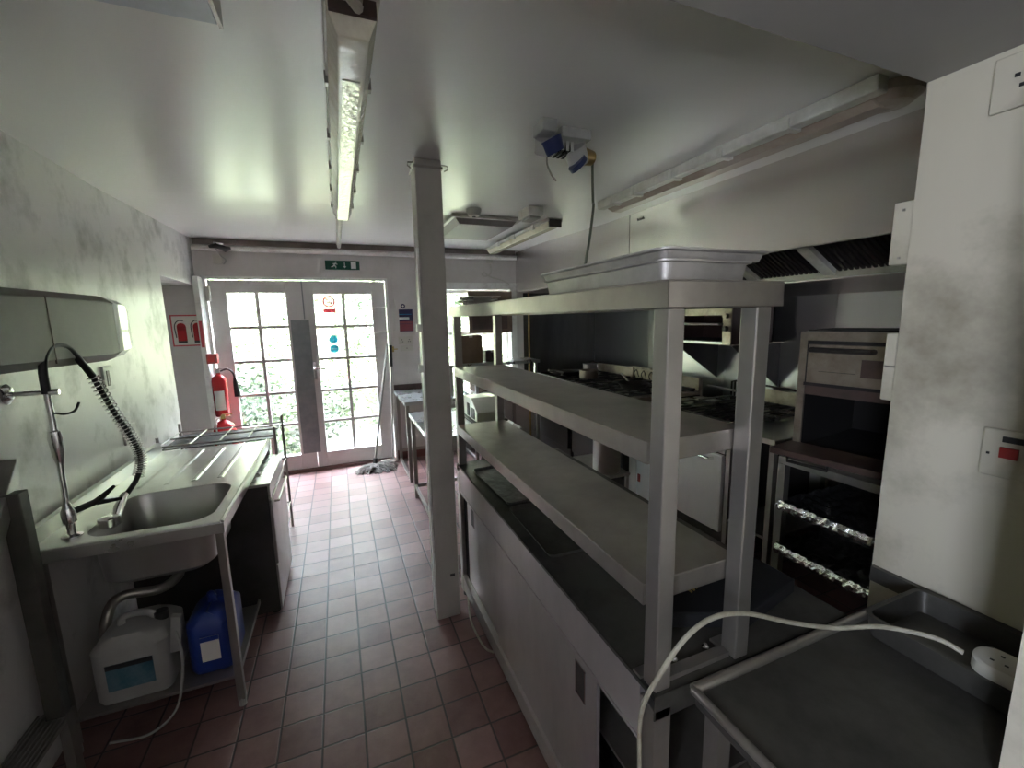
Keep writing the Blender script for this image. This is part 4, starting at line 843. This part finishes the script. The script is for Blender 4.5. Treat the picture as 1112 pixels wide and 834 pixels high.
# papers heap on gantry top far end
t = thing('paper_bundle', 'crumpled paper bundle lying at the far end of the gantry top', 'papers', (.66, 2.12, 1.633))
g = MB(); rnd = random.Random(9)
for k in range(7):
    z = 1.634+.007*k; a = rnd.uniform(-.3, .3); Mx = Matrix.Translation((.66+rnd.uniform(-.02, .02), 2.11, z)) @ Matrix.Rotation(a, 4, 'Z') @ Matrix.Rotation(rnd.uniform(-.04, .04), 4, 'X'); g.box(-.07, .09, -.07, .07, 0, .003, M=Mx)
g.build('sheets', m_lab, t); MB().box(.59, .63, 2.05, 2.10, 1.634, 1.675).build('black_clip', m_rubber, t)
# ------------------------------------------------------------------ ceiling fittings
ZL = 2.29
t = thing('fluorescent_light', 'long yellowed fluorescent light running over the floor aisle', 'ceiling light', (.09, 2.2, ZL))
def trough(mb, x0, x1, y0, y1, zt, zb, ins):
    mb.loft([[(x0, y0, zt), (x1, y0, zt), (x1, y1, zt), (x0, y1, zt)], [(x0, y0, zt-.03), (x1, y0, zt-.03), (x1, y1, zt-.03), (x0, y1, zt-.03)], [(x0+ins, y0+.02, zb), (x1-ins, y0+.02, zb), (x1-ins, y1-.02, zb), (x0+ins, y1-.02, zb)]])
g = MB(); trough(g, .030, .138, 1.10, 3.02, ZL-.018, ZL-.095, .022); g.build('diffuser', m_diff, t, bevel=.004)
g = MB(); g.box(.024, .144, 1.09, 3.03, ZL-.028, ZL-.001); g.build('fitting_base', m_fit, t, bevel=.003)
g = MB(); g.box(.062, .106, 1.30, 2.99, ZL-.0975, ZL-.0955); g.build('reflector_strip', m_reft, t)
for y in (1.45, 1.85, 2.2, 2.55, 2.9):
    for x in (.020, .138): MB().box(x, x+.010, y-.012, y+.012, ZL-.045, ZL-.012).build('clip', m_leg, t)
MB().box(.034, .134, 1.088, 1.10, ZL-.06, ZL-.028).build('end_cap', m_brown, t)
g = MB(); g.box(.065, .105, .93, 1.088, ZL-.04, ZL-.001); g.tube([(.085, .98, ZL-.045), (.075, 1.04, ZL-.06), (.095, 1.085, ZL-.05)], .012, 8); g.build('conduit_box', m_fit, t)
t = thing('batten_light', 'short white batten light beyond the long yellowed fluorescent', 'ceiling light', (.07, 3.9, 2.30)); g = MB(); g.box(.052, .092, 3.10, 4.45, 2.272, 2.305); g.build('batten', m_fit, t, bevel=.003); g = MB(); g.tube([(.072, 3.16, 2.255), (.072, 4.42, 2.255)], .017, 12); g.build('tube', m_gplast, t, smooth=True); MB().box(.045, .10, 3.07, 3.11, 2.225, 2.29).build('end_cap', m_rubber, t)
t = thing('fluorescent_light', 'grease-browned fluorescent light alongside the extraction canopy', 'ceiling light', (1.7, 1.6, ZL))
g = MB(); g.loft([[(x, y, z) for x, z in ((1.655, ZL-.006), (1.66, ZL-.045), (1.70, ZL-.062), (1.76, ZL-.062), (1.82, ZL-.04), (1.84, ZL-.006))] for y in (.955, 2.44)]); g.build('diffuser', m_diffb, t, bevel=.006)
g = MB(); g.box(1.598, 1.654, .91, 2.46, ZL-.05, ZL-.0005); g.build('fitting_base', m_fit, t, bevel=.006)
g = MB(); g.lathe((1.748, .955, ZL-.002), [(.088, -.002), (.086, -.03), (.06, -.052), (.02, -.058)], 24); g.build('end_cap', m_diffb, t)
for y in (1.2, 1.5, 1.8, 2.1, 2.3): MB().box(1.590, 1.662, y-.012, y+.012, ZL-.056, ZL-.02).build('clip', m_fit, t)
t = thing('fluorescent_light', 'short slim fluorescent light on the ceiling near the window', 'ceiling light', (1.53, 3.7, 2.30))
g = MB(); trough(g, 1.50, 1.60, 2.95, 4.35, 2.288, 2.225, .02); g.build('diffuser', m_diff, t, bevel=.003); MB().box(1.49, 1.61, 2.94, 4.36, 2.265, 2.288).build('fitting_base', m_fit, t); MB().box(1.50, 1.60, 2.935, 2.95, 2.225, 2.28).build('end_cap', m_dark, t)
for y in (3.2, 3.6, 4.0): MB().box(1.482, 1.50, y-.02, y+.02, 2.25, 2.29).build('clip', m_fit, t)
# ceiling ducts
t = thing('ceiling_vent', 'square framed ceiling vent box beyond the cream post', 'vent', (1.15, 3.4, 2.25)); g = MB()
g.loft([[(.80, 3.02, 2.289), (1.30, 3.02, 2.289), (1.30, 3.70, 2.289), (.80, 3.70, 2.289)], [(.86, 3.08, 2.235), (1.26, 3.08, 2.235), (1.26, 3.66, 2.235), (.86, 3.66, 2.235)]]); g.build('vent_body', mat('taupe_shade_board', (.30, .28, .26), .5), t)  # taupe puts the unlit look of the near face into the colour
g = MB(); g.box(.79, 1.31, 3.00, 3.03, 2.265, 2.289); g.box(.79, .815, 3.0, 3.72, 2.265, 2.289); g.box(1.285, 1.31, 3.0, 3.72, 2.265, 2.289); g.build('vent_frame', m_fit, t, bevel=.003)
t = thing('emergency_light', 'small white boxy emergency light beside the ceiling vent', 'ceiling light', (1.27, 2.75, ZL)); MB().box(1.21, 1.32, 2.66, 2.84, ZL-.06, ZL-.001).build('casing', m_fit, t, bevel=.006); MB().box(1.225, 1.305, 2.68, 2.82, ZL-.075, ZL-.06).build('lens', m_gplast, t, bevel=.006)
t = thing('smoke_detector', 'round white smoke detector on the ceiling beyond the post', 'detector', (.90, 2.86, ZL)); MB().lathe((.90, 2.86, ZL), [(.05, -.001), (.05, -.02), (.038, -.045), (.02, -.05)], 24).build('casing', m_socket, t, smooth=True); MB().lathe((.90, 2.86, ZL-.05), [(.012, 0), (.012, -.004)], 12).build('sensor_window', m_rubber, t)
t = thing('ceiling_hatch', 'white boxed ceiling vent at the upper left of the room', 'vent', (-.5, 1.0, 2.24)); g = MB(); g.box(-.95, -.195, .76, 1.245, 2.235, 2.2895); g.build('casing', mat('bluish_white_paint', (.58, .60, .66), .4, c2=(.48, .50, .55), ns=10), t, bevel=.005); g = MB(); g.box(-.196, -.188, .76, 1.25, 2.232, 2.289); g.build('edge_strip', m_leg, t)
# socket cluster on the ceiling
t = thing('ceiling_socket_cluster', 'pair of round industrial sockets with blue caps on the ceiling', 'socket', (.9, 1.6, ZL))
g = MB(); g.box(.75, .81, 1.51, 1.60, ZL-.045, ZL-.001); g.box(.85, .98, 1.55, 1.66, ZL-.04, ZL-.001); g.build('back_box', m_gplast, t, bevel=.004)
def rot_to(a, b): return None
g = MB(); g.tube([(.79, 1.57, ZL-.05), (.80, 1.60, ZL-.09)], [.042, .040], 20); g.tube([(.93, 1.60, ZL-.05), (.97, 1.63, ZL-.10)], [.045, .042], 20); g.build('socket_barrel', m_gplast, t, smooth=True)
MB().tube([(.80, 1.555, ZL-.055), (.826, 1.56, ZL-.10)], [.044, .036], 20).build('blue_cap', m_bluep, t, smooth=True)
MB().tube([(.94, 1.60, ZL-.108), (.955, 1.602, ZL-.120)], .040, 20).build('blue_cap', m_bluep, t, smooth=True)
g = MB(); g.tube([(.98, 1.62, ZL-.075), (1.03, 1.63, ZL-.075)], [.034, .028], 18); g.build('plug', m_brass, t, smooth=True)
g = MB()
for k in range(4): g.box(.835+.02*k, .848+.02*k, 1.565, 1.65, ZL-.085, ZL-.05)
g.build('cable_gland', m_chrome, t)
g = MB(); g.tube(bez([(.80, 1.58, ZL-.09), (.81, 1.60, ZL-.13), (.835, 1.61, ZL-.165), (.855, 1.61, ZL-.185)], 5), .004, 6); g.build('loose_wire', m_leg, t)
cab = bez([(1.035, 1.63, ZL-.08), (1.035, 1.63, ZL-.13), (1.02, 1.60, ZL-.25), (.99, 1.55, 2.0), (.93, 1.48, 1.87), (.85, 1.38, 1.76), (.80, 1.30, 1.72), (.75, 1.24, 1.655), (.70, 1.23, 1.640)], 8)
MB().tube(cab, .0055, 8).build('hanging_cable', mat('dark_green_cable', (.10, .11, .08), .5), smooth=True, tag=('thin dark cable dropping from the ceiling sockets to top shelf', 'cable'))
# cables on the floor by the cupboard
MB().tube(bez([(.60, 2.20, .10), (.57, 2.15, .05), (.535, 2.0, .008), (.53, 1.85, .007), (.545, 1.75, .007), (.60, 1.70, .007)], 8), .005, 8).build('floor_cable', m_cord, smooth=True, tag=('white cable on the floor by the cupboard foot', 'cable'))
# ------------------------------------------------------------------ garden outside
MB().box(-9, 9, 5.2, 16, -.2, -.04).build('patio_ground', m_patio, kind='structure')
g = MB(); rnd = random.Random(5); n, m2 = 40, 26; V = []
def bank(x, tt): return (6.1+2.1*tt+.25*math.sin(x*1.3)+.15*math.sin(x*3.1+tt*5), -.05+3.3*tt+.15*math.sin(x*2+1))
for i in range(n):
    V.append([g.b.verts.new((-8+16*i/(n-1), *bank(-8+16*i/(n-1), j/(m2-1)))) for j in range(m2)])
for i in range(n-1):
    for j in range(m2-1): g.b.faces.new((V[i][j], V[i+1][j], V[i+1][j+1], V[i][j+1]))
g.build('garden_bank', m_bank, kind='structure', smooth=True)
def leaves(name, N_, fn, size, tag_, seed):
    rnd = random.Random(seed); vs = []; fs = []; mi = []
    for k in range(N_):
        p, c = fn(rnd); s_ = size*rnd.uniform(.6, 1.3)
        a = Vector((rnd.gauss(0, 1), rnd.gauss(0, 1), rnd.gauss(0, .6))).normalized(); b_ = a.cross(Vector((rnd.gauss(0, 1), rnd.gauss(0, 1), rnd.gauss(0, 1)))).normalized()
        i0 = len(vs); vs += [p-a*s_, p+b_*s_*.55-a*s_*.2, p+a*s_, p-b_*s_*.55-a*s_*.2]; fs.append((i0, i0+1, i0+2, i0+3)); mi.append(c)
    me = bpy.data.meshes.new(name); me.from_pydata(vs, [], fs)
    for m_ in m_leafs: me.materials.append(m_)
    me.polygons.foreach_set('material_index', mi); o = bpy.data.objects.new(name, me); COL.objects.link(o)
    o['label'], o['category'] = tag_; o['kind'] = 'stuff'; return o
def ivyf(rnd):
    x = rnd.uniform(-6, 6.5); tt = rnd.uniform(0, 1.0); y, z = bank(x, tt); cl = math.sin(x*2.3+tt*7)+math.sin(x*5.1-tt*9)
    return Vector((x+rnd.gauss(0, .05), y-rnd.uniform(.02, .25), z+rnd.uniform(0, .2))), min(3, max(0, int(1.6+cl*.7+rnd.gauss(0, .8))))
leaves('ivy', 70000, ivyf, .034, ('dense ivy and weeds covering the sunlit bank outside', 'ivy'), 11)
def tree(x, y, h_, lab, seed):
    t = thing('garden_tree', lab, 'tree', (x, y, 0)); rnd = random.Random(seed)
    g = MB(); g.tube(bez([(x, y, 0), (x+.05, y, h_*.4), (x-.05, y, h_*.75), (x, y, h_)], 5), .06, 8)
    for k in range(9):
        a = rnd.uniform(0, 6.28); z = h_*rnd.uniform(.35, .9); g.tube(bez([(x, y, z), (x+.4*math.cos(a), y+.4*math.sin(a), z+.3), (x+.9*math.cos(a), y+.9*math.sin(a), z+.35)], 4), [.025]*8+[.006], 6)
    g.build('trunk', m_bark, t, smooth=True)
    vs = []
    def fn(r_):
        a = r_.uniform(0, 6.28); rr = math.sqrt(r_.random())*1.2; return Vector((rr*math.cos(a), rr*math.sin(a), h_*r_.uniform(.4, 1.15))), min(3, max(0, int(r_.gauss(1, .9))))
    o = leaves('crown', 2600, fn, .05, ('x', 'x'), seed)
    for k in ('label', 'category'): del o[k]
    o.parent = t
tree(-1.6, 9.4, 3.6, 'slender leafy tree seen through the top left door panes', 21)
tree(1.6, 9.8, 4.2, 'leafy garden tree behind the right french door', 22)

# ------------------------------------------------------------------ groups for repeats
PL = {'gastronorm_pan': 'gastronorm pans on the gantry', 'baking_tray': 'trays on the hot cupboard', 'range_cooker': 'range cookers on the cooking line', 'fire_extinguisher': 'fire extinguishers by the doors',
      'jerrycan': 'jerrycans under the sink', 'carton': 'cartons at the window', 'prep_table': 'steel tables by the far wall', 'isolator_box': 'switch boxes on the near wall end', 'foil_lined_tray': 'foil trays in the oven stand',
      'frying_pan': 'frying pans on the ranges', 'saucepan': 'saucepans on the ranges', 'grease_guard': 'grease guards behind the ranges', 'door_stay': 'bars on the right door', 'fluorescent_light': 'ceiling fluorescent lights',
      'junction_box': 'cable boxes on the far wall', 'garden_tree': 'trees in the garden', 'wall_socket': 'sockets on the walls'}
for o in S.objects:
    k = o.name.split('.')[0]
    if o.parent is None and k in PL: o['group'] = PL[k]
